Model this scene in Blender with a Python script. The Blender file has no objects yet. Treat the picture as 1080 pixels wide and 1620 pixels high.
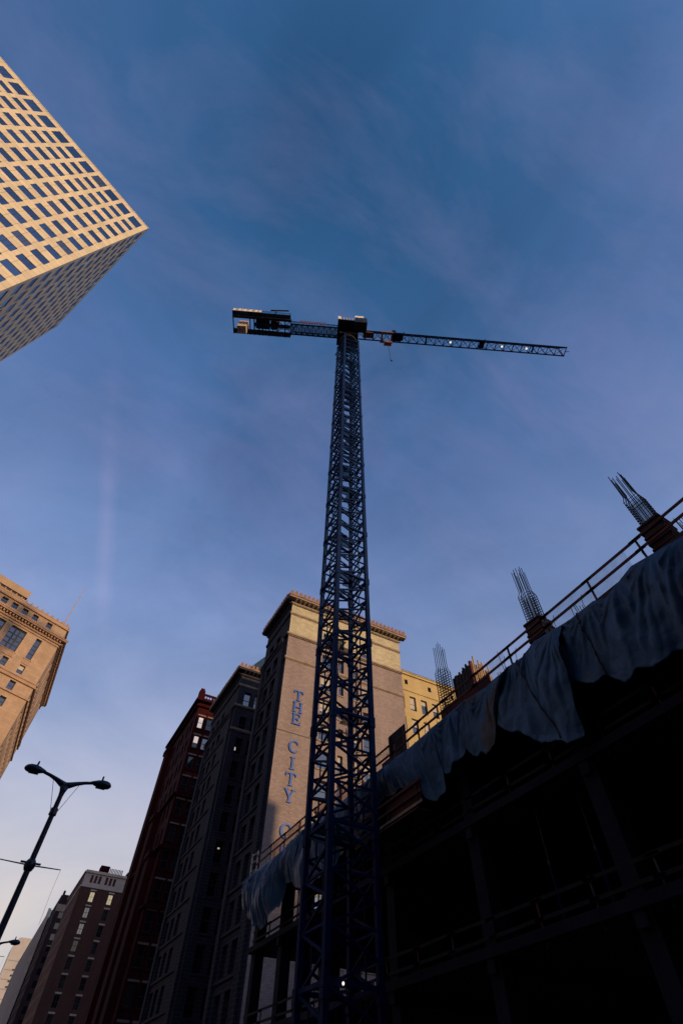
import bpy, bmesh, math, random
from mathutils import Vector, Matrix, noise
R = math.radians
random.seed(7)
scene = bpy.context.scene
COL = scene.collection

# ------------------------------------------------------------------ camera
cd = bpy.data.cameras.new('camera'); cam = bpy.data.objects.new('camera', cd); COL.objects.link(cam)
cd.sensor_fit = 'VERTICAL'; cd.sensor_height = 36.0; cd.lens = 17.267
cd.clip_start = 0.1; cd.clip_end = 20000
cam.matrix_world = Matrix(((0.879577, -0.388081, -0.275204, 0.0),
                           (-0.475506, -0.698356, -0.534969, 0.0),
                           (0.015421, 0.601408, -0.798793, 1.6),
                           (0, 0, 0, 1)))
m3 = cam.matrix_world.to_3x3()
ax = m3.col[0].normalized(); az_ = (m3.col[2] - ax * m3.col[2].dot(ax)).normalized(); ay = az_.cross(ax)
cam.matrix_world = Matrix.Translation((0, 0, 1.6)) @ Matrix((ax, ay, az_)).transposed().to_4x4()
scene.camera = cam

# ------------------------------------------------------------------ sky, sun, exposure
SUN_AZ, SUN_EL = 157.0, 8.0           # azimuth from +Y towards +X, elevation
world = bpy.data.worlds.new('World'); scene.world = world; world.use_nodes = True
wn = world.node_tree; wn.nodes.clear()
def N(t, tree, **kw):
    n = tree.nodes.new(t)
    for k, v in kw.items(): setattr(n, k, v)
    return n
sky = N('ShaderNodeTexSky', wn, sky_type='NISHITA', sun_disc=False)
sky.sun_elevation = R(SUN_EL); sky.sun_rotation = R(SUN_AZ)
sky.altitude = 200; sky.air_density = 1.0; sky.dust_density = 2.0; sky.ozone_density = 5.0
bg = N('ShaderNodeBackground', wn); bg.inputs['Strength'].default_value = 0.15
wo = N('ShaderNodeOutputWorld', wn)
# a thin veil of high evening cloud: it thickens towards the horizon (longer path through it) all round,
# and is broken up by streaky noise
tc = N('ShaderNodeTexCoord', wn); sxyz = N('ShaderNodeSeparateXYZ', wn)
def ramp(stops):
    r = N('ShaderNodeValToRGB', wn); e = r.color_ramp.elements
    while len(e) < len(stops): e.new(0.5)
    for k, (p, c) in enumerate(stops): e[k].position = p; e[k].color = tuple(c) + (1,) if hasattr(c, '__len__') else (c, c, c, 1)
    return r
thick = ramp([(0.0, .90), (.2, .80), (.3, .63), (.64, .32), (.84, .22), (.965, .16), (1.0, .09)])
tint = ramp([(0.0, (.92, .70, .52)), (.16, (.90, .75, .60)), (.28, (.70, .66, .69)), (.62, (.45, .58, .98)), (.85, (.29, .47, 1.0)), (1.0, (.08, .40, .90))])
mp = N('ShaderNodeMapping', wn); mp.inputs['Scale'].default_value = (1.5, 0.7, 2.6); mp.inputs['Rotation'].default_value = (R(20), R(-30), R(35))
nz = N('ShaderNodeTexNoise', wn); nz.inputs['Scale'].default_value = 1.7; nz.inputs['Detail'].default_value = 10; nz.inputs['Roughness'].default_value = 0.56; nz.inputs['Distortion'].default_value = 0.6
mr = N('ShaderNodeMapRange', wn); mr.inputs['From Min'].default_value = .3; mr.inputs['From Max'].default_value = .7; mr.inputs['To Min'].default_value = .72; mr.inputs['To Max'].default_value = 1.3
mulf = N('ShaderNodeMath', wn, operation='MULTIPLY', use_clamp=True)
bgv = N('ShaderNodeBackground', wn); bgv.inputs['Strength'].default_value = 1.0
mixs = N('ShaderNodeMixShader', wn)
L_ = wn.links.new
L_(tc.outputs['Generated'], sxyz.inputs[0]); L_(sxyz.outputs['Z'], thick.inputs[0]); L_(sxyz.outputs['Z'], tint.inputs[0])
L_(tc.outputs['Generated'], mp.inputs['Vector']); L_(mp.outputs['Vector'], nz.inputs['Vector']); L_(nz.outputs['Fac'], mr.inputs['Value'])
L_(thick.outputs['Color'], mulf.inputs[0]); L_(mr.outputs[0], mulf.inputs[1])
L_(sky.outputs['Color'], bg.inputs['Color']); L_(tint.outputs['Color'], bgv.inputs['Color'])
L_(mulf.outputs[0], mixs.inputs[0]); L_(bg.outputs[0], mixs.inputs[1]); L_(bgv.outputs[0], mixs.inputs[2])
# finer pinkish cirrus wisps, and one old contrail crossing the sky
mp2 = N('ShaderNodeMapping', wn); mp2.inputs['Scale'].default_value = (1.5, 3.2, 2.0); mp2.inputs['Rotation'].default_value = (R(12), R(25), R(-38))
nz2 = N('ShaderNodeTexNoise', wn); nz2.inputs['Scale'].default_value = 1.5; nz2.inputs['Detail'].default_value = 12; nz2.inputs['Roughness'].default_value = 0.62; nz2.inputs['Distortion'].default_value = 0.3
wr = N('ShaderNodeMapRange', wn); wr.inputs['From Min'].default_value = .44; wr.inputs['From Max'].default_value = .78; wr.inputs['To Max'].default_value = .16
dt = N('ShaderNodeVectorMath', wn, operation='DOT_PRODUCT'); dt.inputs[1].default_value = (-0.9286, 0.1683, -0.3307)
ab = N('ShaderNodeMath', wn, operation='ABSOLUTE'); cr_ = N('ShaderNodeMapRange', wn, interpolation_type='SMOOTHSTEP'); cr_.inputs['From Min'].default_value = 0.0; cr_.inputs['From Max'].default_value = .022; cr_.inputs['To Min'].default_value = .13; cr_.inputs['To Max'].default_value = 0
cf = N('ShaderNodeMath', wn, operation='MULTIPLY'); ca_ = N('ShaderNodeMath', wn, operation='ADD', use_clamp=True)
bgw = N('ShaderNodeBackground', wn); bgw.inputs['Color'].default_value = (.50, .42, .60, 1); bgw.inputs['Strength'].default_value = 1.0
wtint = ramp([(0.0, (.9, .68, .52)), (.3, (.80, .64, .62)), (.6, (.56, .49, .70)), (1.0, (.46, .36, .64))])
mix2 = N('ShaderNodeMixShader', wn)
L_(tc.outputs['Generated'], mp2.inputs['Vector']); L_(mp2.outputs[0], nz2.inputs['Vector']); L_(nz2.outputs['Fac'], wr.inputs['Value'])
L_(tc.outputs['Generated'], dt.inputs[0]); L_(dt.outputs['Value'], ab.inputs[0]); L_(ab.outputs[0], cr_.inputs['Value'])
cn = N('ShaderNodeMapRange', wn); cn.inputs['From Min'].default_value = .38; cn.inputs['From Max'].default_value = .62
L_(nz.outputs['Fac'], cn.inputs['Value']); L_(cr_.outputs[0], cf.inputs[0]); L_(cn.outputs[0], cf.inputs[1]); cz = ramp([(0.0, 0.0), (.50, 0.0), (.62, 1.0), (.76, 1.0), (.87, 0.0)]); cf2 = N('ShaderNodeMath', wn, operation='MULTIPLY'); L_(sxyz.outputs['Z'], cz.inputs[0]); L_(cf.outputs[0], cf2.inputs[0]); L_(cz.outputs['Color'], cf2.inputs[1]); L_(cf2.outputs[0], ca_.inputs[0]); L_(wr.outputs[0], ca_.inputs[1])
L_(sxyz.outputs['Z'], wtint.inputs[0]); L_(wtint.outputs['Color'], bgw.inputs['Color'])
L_(ca_.outputs[0], mix2.inputs[0]); L_(mixs.outputs[0], mix2.inputs[1]); L_(bgw.outputs[0], mix2.inputs[2]); L_(mix2.outputs[0], wo.inputs[0])

sd = bpy.data.lights.new('sun', 'SUN'); sun = bpy.data.objects.new('sun', sd); COL.objects.link(sun)
sd.energy = 3.5; sd.angle = R(2.0); sd.color = (1.0, 0.67, 0.34)
sdir = Vector((math.sin(R(SUN_AZ)) * math.cos(R(SUN_EL)), math.cos(R(SUN_AZ)) * math.cos(R(SUN_EL)), math.sin(R(SUN_EL))))
sun.rotation_euler = sdir.to_track_quat('Z', 'Y').to_euler(); sun.location = (0, 0, 200)

vs = scene.view_settings
vs.view_transform = 'Standard'; vs.look = 'None'; vs.exposure = 0.0; vs.gamma = 1.0; vs.use_curve_mapping = False

# ------------------------------------------------------------------ materials
def mat(name, col, rough=0.8, var=0.25, scale=0.6, bump=0.0, bscale=12.0, metal=0.0, spec=0.3, emit=None, estr=0.0, streak=False):
    m = bpy.data.materials.new(name); m.use_nodes = True; t = m.node_tree
    p = t.nodes['Principled BSDF']
    p.inputs['Roughness'].default_value = rough; p.inputs['Metallic'].default_value = metal
    p.inputs['Specular IOR Level'].default_value = spec
    co = N('ShaderNodeTexCoord', t)
    n1 = N('ShaderNodeTexNoise', t); n1.inputs['Scale'].default_value = scale; n1.inputs['Detail'].default_value = 6
    if streak:
        ma = N('ShaderNodeMapping', t); ma.inputs['Scale'].default_value = (1, 1, 0.12)
        t.links.new(co.outputs['Object'], ma.inputs['Vector']); t.links.new(ma.outputs[0], n1.inputs['Vector'])
    else:
        t.links.new(co.outputs['Object'], n1.inputs['Vector'])
    r = N('ShaderNodeValToRGB', t); r.color_ramp.elements[0].position = 0.3; r.color_ramp.elements[1].position = 0.7
    r.color_ramp.elements[0].color = tuple(c * (1 - var) for c in col) + (1,)
    r.color_ramp.elements[1].color = tuple(min(1, c * (1 + var)) for c in col) + (1,)
    t.links.new(n1.outputs['Fac'], r.inputs['Fac']); t.links.new(r.outputs['Color'], p.inputs['Base Color'])
    if bump:
        n2 = N('ShaderNodeTexNoise', t); n2.inputs['Scale'].default_value = bscale; n2.inputs['Detail'].default_value = 5
        t.links.new(co.outputs['Object'], n2.inputs['Vector'])
        b = N('ShaderNodeBump', t); b.inputs['Strength'].default_value = bump; b.inputs['Distance'].default_value = 0.05
        t.links.new(n2.outputs['Fac'], b.inputs['Height']); t.links.new(b.outputs[0], p.inputs['Normal'])
    if emit:
        p.inputs['Emission Color'].default_value = tuple(emit) + (1,); p.inputs['Emission Strength'].default_value = estr
    return m

def masonry(name, col, mortar, bw, bh, off=0.5, msize=0.02, var=0.12, blot=0.2, rough=0.85, bump=0.35):
    """bricks or ashlar in wall coordinates: x along the wall, z up"""
    m = bpy.data.materials.new(name); m.use_nodes = True; t = m.node_tree
    p = t.nodes['Principled BSDF']; p.inputs['Roughness'].default_value = rough; p.inputs['Specular IOR Level'].default_value = 0.06
    co = N('ShaderNodeTexCoord', t); sp = N('ShaderNodeSeparateXYZ', t); cb = N('ShaderNodeCombineXYZ', t)
    ad = N('ShaderNodeMath', t, operation='ADD')
    t.links.new(co.outputs['Object'], sp.inputs[0]); t.links.new(sp.outputs['X'], ad.inputs[0]); t.links.new(sp.outputs['Y'], ad.inputs[1])
    t.links.new(ad.outputs[0], cb.inputs['X']); t.links.new(sp.outputs['Z'], cb.inputs['Y'])
    br = N('ShaderNodeTexBrick', t); br.offset = off; br.squash = 1.0
    br.inputs['Scale'].default_value = 1.0; br.inputs['Brick Width'].default_value = bw; br.inputs['Row Height'].default_value = bh
    br.inputs['Mortar Size'].default_value = msize; br.inputs['Mortar Smooth'].default_value = 0.2; br.inputs['Bias'].default_value = 0.0
    br.inputs['Color1'].default_value = tuple(c * (1 - var) for c in col) + (1,)
    br.inputs['Color2'].default_value = tuple(min(1, c * (1 + var)) for c in col) + (1,)
    br.inputs['Mortar'].default_value = tuple(mortar) + (1,)
    t.links.new(cb.outputs[0], br.inputs['Vector'])
    n1 = N('ShaderNodeTexNoise', t); n1.inputs['Scale'].default_value = 0.35; n1.inputs['Detail'].default_value = 8; n1.inputs['Roughness'].default_value = 0.65
    ma = N('ShaderNodeMapping', t); ma.inputs['Scale'].default_value = (1, 1, 0.35)
    t.links.new(co.outputs['Object'], ma.inputs[0]); t.links.new(ma.outputs[0], n1.inputs['Vector'])
    r = N('ShaderNodeValToRGB', t); r.color_ramp.elements[0].position = 0.32; r.color_ramp.elements[1].position = 0.68
    r.color_ramp.elements[0].color = (1 - blot,) * 3 + (1,); r.color_ramp.elements[1].color = (1 + blot * 0.4,) * 3 + (1,)
    mx = N('ShaderNodeMix', t, data_type='RGBA', blend_type='MULTIPLY'); mx.inputs['Factor'].default_value = 1.0
    t.links.new(n1.outputs['Fac'], r.inputs['Fac']); t.links.new(br.outputs['Color'], mx.inputs['A']); t.links.new(r.outputs['Color'], mx.inputs['B'])
    t.links.new(mx.outputs['Result'], p.inputs['Base Color'])
    b = N('ShaderNodeBump', t); b.inputs['Strength'].default_value = bump; b.inputs['Distance'].default_value = 0.03; b.invert = True
    t.links.new(br.outputs['Fac'], b.inputs['Height']); t.links.new(b.outputs[0], p.inputs['Normal'])
    return m

def glassmat(name, tint=(0.5, 0.55, 0.62), refl=0.5, dark=(0.012, 0.018, 0.03), rough=0.03):
    m = bpy.data.materials.new(name); m.use_nodes = True; t = m.node_tree; t.nodes.clear()
    o = N('ShaderNodeOutputMaterial', t); g = N('ShaderNodeBsdfGlossy', t); d = N('ShaderNodeBsdfDiffuse', t); mx = N('ShaderNodeMixShader', t)
    co = N('ShaderNodeTexCoord', t); n2 = N('ShaderNodeTexNoise', t); n2.inputs['Scale'].default_value = 0.5
    b = N('ShaderNodeBump', t); b.inputs['Strength'].default_value = 0.05; b.inputs['Distance'].default_value = 0.05
    t.links.new(co.outputs['Object'], n2.inputs['Vector']); t.links.new(n2.outputs['Fac'], b.inputs['Height']); t.links.new(b.outputs[0], g.inputs['Normal'])
    g.inputs['Color'].default_value = tuple(tint) + (1,); g.inputs['Roughness'].default_value = rough
    d.inputs['Color'].default_value = tuple(dark) + (1,); mx.inputs[0].default_value = refl
    t.links.new(d.outputs[0], mx.inputs[1]); t.links.new(g.outputs[0], mx.inputs[2]); t.links.new(mx.outputs[0], o.inputs[0])
    return m

def netmat(name, col, alpha):
    m = bpy.data.materials.new(name); m.use_nodes = True; t = m.node_tree; t.nodes.clear()
    o = N('ShaderNodeOutputMaterial', t); tr = N('ShaderNodeBsdfTransparent', t); d = N('ShaderNodeBsdfDiffuse', t); mx = N('ShaderNodeMixShader', t)
    d.inputs['Color'].default_value = tuple(col) + (1,)
    co = N('ShaderNodeTexCoord', t); n1 = N('ShaderNodeTexNoise', t); n1.inputs['Scale'].default_value = 2.5; n1.inputs['Detail'].default_value = 4
    mr = N('ShaderNodeMapRange', t); mr.inputs['To Min'].default_value = max(0, alpha - 0.2); mr.inputs['To Max'].default_value = min(1, alpha + 0.2)
    t.links.new(co.outputs['Object'], n1.inputs['Vector']); t.links.new(n1.outputs['Fac'], mr.inputs['Value'])
    t.links.new(mr.outputs[0], mx.inputs[0]); t.links.new(tr.outputs[0], mx.inputs[1]); t.links.new(d.outputs[0], mx.inputs[2]); t.links.new(mx.outputs[0], o.inputs[0])
    return m

M = {}
M['tower_stone'] = masonry('tower_stone', (0.60, 0.515, 0.40), (0.28, 0.22, 0.16), 1.56, 1.36, off=0.0, msize=0.03, var=0.08, blot=0.14)
M['tower_glass'] = glassmat('tower_glass', (0.62, 0.7, 0.8), 0.62)
M['tower_glass_b'] = glassmat('tower_glass_b', (0.55, 0.66, 0.78), 0.5)
M['tower_glass_c'] = glassmat('tower_glass_c', (0.6, 0.66, 0.74), 0.55, dark=(0.06, 0.055, 0.05))
M['glass'] = glassmat('glass', (0.55, 0.55, 0.6), 0.32)
M['dim_glass'] = glassmat('dim_glass', (0.5, 0.55, 0.6), 0.12, dark=(0.006, 0.007, 0.012))
M['blind'] = mat('blind', (0.42, 0.39, 0.37), 0.7, 0.08, 2.0)
M['cream_brick'] = masonry('cream_brick', (0.49, 0.435, 0.32), (0.27, 0.24, 0.18), 0.62, 0.22, msize=0.018, var=0.14, blot=0.18)
M['pink_brick'] = masonry('pink_brick', (0.275, 0.222, 0.228), (0.2, 0.155, 0.13), 0.42, 0.16, msize=0.012, var=0.13, blot=0.2, bump=0.2)
M['trim_stone'] = mat('trim_stone', (0.26, 0.205, 0.17), 0.85, 0.2, 1.2, 0.3, 8)
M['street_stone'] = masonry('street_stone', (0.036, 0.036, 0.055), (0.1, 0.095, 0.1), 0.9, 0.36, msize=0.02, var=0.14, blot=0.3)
M['terracotta'] = mat('terracotta', (0.24, 0.135, 0.1), 0.8, 0.3, 1.5, 0.3, 6)
M['tan_stone'] = masonry('tan_stone', (0.40, 0.285, 0.215), (0.32, 0.22, 0.15), 1.5, 0.62, msize=0.018, var=0.09, blot=0.16)
M['tan_trim'] = mat('tan_trim', (0.35, 0.225, 0.165), 0.85, 0.18, 1.0, 0.3, 6)
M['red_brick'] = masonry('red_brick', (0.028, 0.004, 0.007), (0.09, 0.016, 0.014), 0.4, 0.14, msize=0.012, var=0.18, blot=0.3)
M['red_trim'] = mat('red_trim', (0.032, 0.005, 0.007), 0.9, 0.25, 1.0, 0.2, 6, spec=0.04)
M['brown_brick'] = masonry('brown_brick', (0.11, 0.055, 0.05), (0.1, 0.05, 0.035), 0.4, 0.14, msize=0.012, var=0.15, blot=0.2)
M['pale_stone'] = mat('pale_stone', (0.52, 0.42, 0.37), 0.85, 0.12, 0.5, 0.2, 6)
M['yellow_stone'] = masonry('yellow_stone', (0.47, 0.36, 0.19), (0.36, 0.27, 0.14), 1.2, 0.5, msize=0.012, var=0.05, blot=0.18)
M['dark_brick'] = masonry('dark_brick', (0.035, 0.022, 0.028), (0.03, 0.02, 0.022), 0.4, 0.14, msize=0.012, var=0.15, blot=0.2)
M['far_stone'] = mat('far_stone', (0.36, 0.34, 0.36), 0.85, 0.08, 0.2)
M['far_band'] = mat('far_band', (0.24, 0.23, 0.26), 0.85, 0.08, 0.2)
M['core'] = mat('core', (0.03, 0.03, 0.035), 0.9, 0.2)
M['roof_slate'] = mat('roof_slate', (0.02, 0.045, 0.075), 0.6, 0.3, 1.0, 0.2, 8)
M['frame_dark'] = mat('frame_dark', (0.035, 0.03, 0.03), 0.6, 0.2, 2.0)
M['frame_pale'] = mat('frame_pale', (0.3, 0.25, 0.2), 0.7, 0.15, 2.0)
M['lit_warm'] = mat('lit_warm', (0.5, 0.45, 0.3), 0.6, 0.1, 1.0, emit=(1.0, 0.82, 0.5), estr=0.38)
M['lit_pink'] = mat('lit_pink', (0.5, 0.45, 0.42), 0.6, 0.1, 1.0, emit=(1.0, 0.82, 0.78), estr=0.5)
M['lamp_glow'] = mat('lamp_glow', (0.9, 0.9, 0.85), 0.5, 0.0, 1.0, emit=(1.0, 0.90, 0.80), estr=0.9)
M['bulb_glow'] = mat('bulb_glow', (0.9, 0.8, 0.8), 0.5, 0.0, 1.0, emit=(1.0, 0.78, 0.74), estr=1.5)
M['crane_blue'] = mat('crane_blue', (0.0004, 0.013, 0.068), 0.7, 0.35, 2.0, 0.1, 10, spec=0.12)
M['crane_deck'] = mat('crane_deck', (0.02, 0.075, 0.17), 0.6, 0.3, 1.5)
M['crane_dark'] = mat('crane_dark', (0.012, 0.013, 0.02), 0.6, 0.2, 2.0)
M['crane_white'] = mat('crane_white', (0.72, 0.66, 0.58), 0.6, 0.1, 2.0)
M['crane_red'] = mat('crane_red', (0.2, 0.085, 0.07), 0.6, 0.2, 2.0)
M['counterweight'] = mat('counterweight', (0.42, 0.33, 0.27), 0.9, 0.2, 1.5, 0.3, 6)
M['steel'] = mat('steel', (0.05, 0.05, 0.06), 0.5, 0.2, 3.0, metal=0.6)
M['lamp_metal'] = mat('lamp_metal', (0.008, 0.018, 0.045), 0.4, 0.2, 4.0, spec=0.5)
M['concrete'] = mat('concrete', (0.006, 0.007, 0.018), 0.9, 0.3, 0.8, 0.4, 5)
M['timber'] = mat('timber', (0.13, 0.038, 0.03), 0.8, 0.3, 2.5, 0.2, 12)
M['red_form'] = mat('red_form', (0.10, 0.018, 0.016), 0.75, 0.35, 1.5, 0.2, 8)
M['ply'] = mat('ply', (0.06, 0.036, 0.034), 0.8, 0.3, 1.5, 0.2, 8)
M['dark_ply_and_shade'] = mat('dark_ply_and_shade', (0.008, 0.008, 0.012), 0.8, 0.3, 1.5)  # dark panel colour, also shade put into the lower rails and core side
M['raw_timber'] = mat('raw_timber', (0.4, 0.28, 0.18), 0.85, 0.3, 2.0, 0.3, 8)
M['rebar'] = mat('rebar', (0.02, 0.02, 0.028), 0.7, 0.3, 4.0)
M['asphalt'] = mat('asphalt', (0.05, 0.05, 0.052), 0.9, 0.2, 1.0, 0.3, 30)
M['pavement'] = mat('pavement', (0.2, 0.19, 0.18), 0.9, 0.15, 1.0, 0.2, 10)
M['kerb'] = mat('kerb', (0.25, 0.24, 0.23), 0.9, 0.15, 2.0)
M['paint'] = mat('paint', (0.75, 0.74, 0.7), 0.7, 0.1, 3.0)
M['ground'] = mat('ground', (0.09, 0.085, 0.08), 0.95, 0.2, 0.1)
M['letter_blue'] = mat('letter_blue', (0.004, 0.08, 0.42), 0.5, 0.15, 2.0, spec=0.4)
M['curtain_glass'] = glassmat('curtain_glass', (0.35, 0.5, 0.62), 0.4, dark=(0.01, 0.03, 0.05))
M['orange_net'] = netmat('orange_net', (0.45, 0.09, 0.06), 0.5)
M['pale_net'] = netmat('pale_net', (0.35, 0.3, 0.36), 0.25)

# tarpaulin: crinkled bluish sheet
def tarpmat(name='tarpaulin', col=(0.036, 0.098, 0.19), stain=None):
    m = mat(name, col, 0.5, 0.16, 0.5, spec=0.35)
    t = m.node_tree; p = t.nodes['Principled BSDF']; co = N('ShaderNodeTexCoord', t)
    ds = N('ShaderNodeTexNoise', t); ds.inputs['Scale'].default_value = 1.3; ds.inputs['Detail'].default_value = 3
    av = N('ShaderNodeVectorMath', t, operation='ADD'); sv = N('ShaderNodeVectorMath', t, operation='SCALE'); sv.inputs['Scale'].default_value = 0.9
    vo = N('ShaderNodeTexVoronoi', t, feature='DISTANCE_TO_EDGE'); vo.inputs['Scale'].default_value = 1.7
    v2 = N('ShaderNodeTexNoise', t); v2.inputs['Scale'].default_value = 6.0; v2.inputs['Detail'].default_value = 7; v2.inputs['Distortion'].default_value = 1.5
    t.links.new(co.outputs['Object'], ds.inputs['Vector']); t.links.new(ds.outputs['Color'], sv.inputs[0]); t.links.new(co.outputs['Object'], av.inputs[0]); t.links.new(sv.outputs[0], av.inputs[1]); t.links.new(av.outputs[0], vo.inputs['Vector'])
    t.links.new(co.outputs['Object'], v2.inputs['Vector'])
    b1 = N('ShaderNodeBump', t); b1.inputs['Strength'].default_value = 0.22; b1.inputs['Distance'].default_value = 0.22
    b2 = N('ShaderNodeBump', t); b2.inputs['Strength'].default_value = 0.28; b2.inputs['Distance'].default_value = 0.05
    t.links.new(vo.outputs['Distance'], b1.inputs['Height']); t.links.new(v2.outputs['Fac'], b2.inputs['Height']); t.links.new(b1.outputs[0], b2.inputs['Normal']); t.links.new(b2.outputs[0], p.inputs['Normal'])
    if stain:
        src = p.inputs['Base Color'].links[0].from_socket
        n = N('ShaderNodeTexNoise', t); n.inputs['Scale'].default_value = 0.8; n.inputs['Detail'].default_value = 5
        mr_ = N('ShaderNodeMapRange', t); mr_.inputs['From Min'].default_value = .48; mr_.inputs['From Max'].default_value = .62
        mx = N('ShaderNodeMix', t, data_type='RGBA'); mx.inputs['B'].default_value = tuple(stain) + (1,)
        t.links.new(co.outputs['Object'], n.inputs['Vector']); t.links.new(n.outputs['Fac'], mr_.inputs['Value']); t.links.new(mr_.outputs[0], mx.inputs['Factor']); t.links.new(src, mx.inputs['A']); t.links.new(mx.outputs['Result'], p.inputs['Base Color'])
    return m
M['tarp'] = tarpmat()
M['tarp_stained'] = tarpmat('stained_tarpaulin', stain=(0.075, 0.05, 0.045))

# ------------------------------------------------------------------ mesh helpers
class MB:
    def __init__(s): s.v = []; s.f = []; s.smooth = False
    def quad(s, a, b, c, d):
        i = len(s.v); s.v += [tuple(a), tuple(b), tuple(c), tuple(d)]; s.f.append((i, i + 1, i + 2, i + 3)); return s
    def box(s, x0, x1, y0, y1, z0, z1):
        i = len(s.v)
        s.v += [(x0, y0, z0), (x1, y0, z0), (x1, y1, z0), (x0, y1, z0), (x0, y0, z1), (x1, y0, z1), (x1, y1, z1), (x0, y1, z1)]
        s.f += [(i, i + 3, i + 2, i + 1), (i + 4, i + 5, i + 6, i + 7), (i, i + 1, i + 5, i + 4), (i + 1, i + 2, i + 6, i + 5), (i + 2, i + 3, i + 7, i + 6), (i + 3, i, i + 4, i + 7)]
        return s
    def beam(s, p, q, w, h=None, up=(0, 0, 1)):
        h = h or w; p = Vector(p); q = Vector(q); d = (q - p).normalized(); up = Vector(up)
        if abs(d.dot(up)) > 0.98: up = Vector((1, 0, 0))
        a = d.cross(up).normalized() * w / 2; b = a.cross(d).normalized() * h / 2
        i = len(s.v)
        for c in (p, q): s.v += [tuple(c - a - b), tuple(c + a - b), tuple(c + a + b), tuple(c - a + b)]
        s.f += [(i, i + 1, i + 2, i + 3), (i + 7, i + 6, i + 5, i + 4)] + [(i + k, i + 4 + k, i + 4 + (k + 1) % 4, i + (k + 1) % 4) for k in range(4)]
        return s
    def tube(s, pts, rs, n=8, cap=True):
        pts = [Vector(p) for p in pts]
        if not hasattr(rs, '__len__'): rs = [rs] * len(pts)
        base = len(s.v)
        for k, p in enumerate(pts):
            d = (pts[min(k + 1, len(pts) - 1)] - pts[max(k - 1, 0)]).normalized()
            u = Vector((0, 0, 1)) if abs(d.z) < 0.95 else Vector((1, 0, 0))
            a = d.cross(u).normalized(); b = a.cross(d).normalized()
            for j in range(n):
                t = 2 * math.pi * j / n; s.v.append(tuple(p + (a * math.cos(t) + b * math.sin(t)) * rs[k]))
        for k in range(len(pts) - 1):
            for j in range(n):
                s.f.append((base + k * n + j, base + k * n + (j + 1) % n, base + (k + 1) * n + (j + 1) % n, base + (k + 1) * n + j))
        if cap:
            s.f.append(tuple(base + j for j in reversed(range(n)))); e = base + (len(pts) - 1) * n; s.f.append(tuple(e + j for j in range(n)))
        return s
    def prism(s, poly, z0, z1):                       # footprint polygon (ccw), extruded upwards
        i = len(s.v); n = len(poly)
        s.v += [(x, y, z0) for x, y in poly] + [(x, y, z1) for x, y in poly]
        s.f += [tuple(i + k for k in reversed(range(n))), tuple(i + n + k for k in range(n))]
        s.f += [(i + k, i + (k + 1) % n, i + n + (k + 1) % n, i + n + k) for k in range(n)]
        return s
    def profile(s, poly, x0, x1):                     # polygon in (y,z), extruded along x
        i = len(s.v); n = len(poly)
        s.v += [(x0, y, z) for y, z in poly] + [(x1, y, z) for y, z in poly]
        s.f += [tuple(i + k for k in range(n)), tuple(i + n + k for k in reversed(range(n)))]
        s.f += [(i + k, i + n + k, i + n + (k + 1) % n, i + (k + 1) % n) for k in range(n)]
        return s
    def mesh(s, name, m, smooth=False):
        me = bpy.data.meshes.new(name); me.from_pydata(s.v, [], s.f); me.validate()
        bm = bmesh.new(); bm.from_mesh(me); bmesh.ops.recalc_face_normals(bm, faces=bm.faces); bm.to_mesh(me); bm.free()
        me.materials.append(M[m] if isinstance(m, str) else m)
        if smooth or s.smooth:
            for p in me.polygons: p.use_smooth = True
        return me
    def build(s, name, m, parent=None, loc=(0, 0, 0), rot=0.0, smooth=False):
        return put(name, s.mesh(name, m, smooth), parent, loc, rot)

def put(name, me, parent=None, loc=(0, 0, 0), rot=0.0):
    o = bpy.data.objects.new(name, me); COL.objects.link(o); o.location = loc; o.rotation_euler = (0, 0, rot)
    if parent: o.parent = parent
    return o
def tag(o, label, cat, group=None):
    o['label'] = label; o['category'] = cat
    if group: o['group'] = group
    return o
def thing(name, label, cat, loc=(0, 0, 0), rot=0.0, group=None):
    return tag(put(name, None, None, loc, rot), label, cat, group)
def struct(o): o['kind'] = 'structure'; return o
def stuff(o): o['kind'] = 'stuff'; return o

class Fr:
    """a wall's frame: u runs along the wall, d into the building, z up"""
    def __init__(s, ox, oy, ang): s.ox, s.oy, s.a = ox, oy, ang; s.c, s.s = math.cos(ang), math.sin(ang)
    def w(s, u, d, z): return (s.ox + u * s.c - d * s.s, s.oy + u * s.s + d * s.c, z)
    def l(s, b, u=0, d=0, z=0): p = s.w(u, d, z); return (p[0] - b.location.x, p[1] - b.location.y, p[2] - b.location.z)
def fbuild(mb, name, m, b, F, smooth=False): return mb.build(name, m, b, F.l(b), F.a, smooth)

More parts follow.
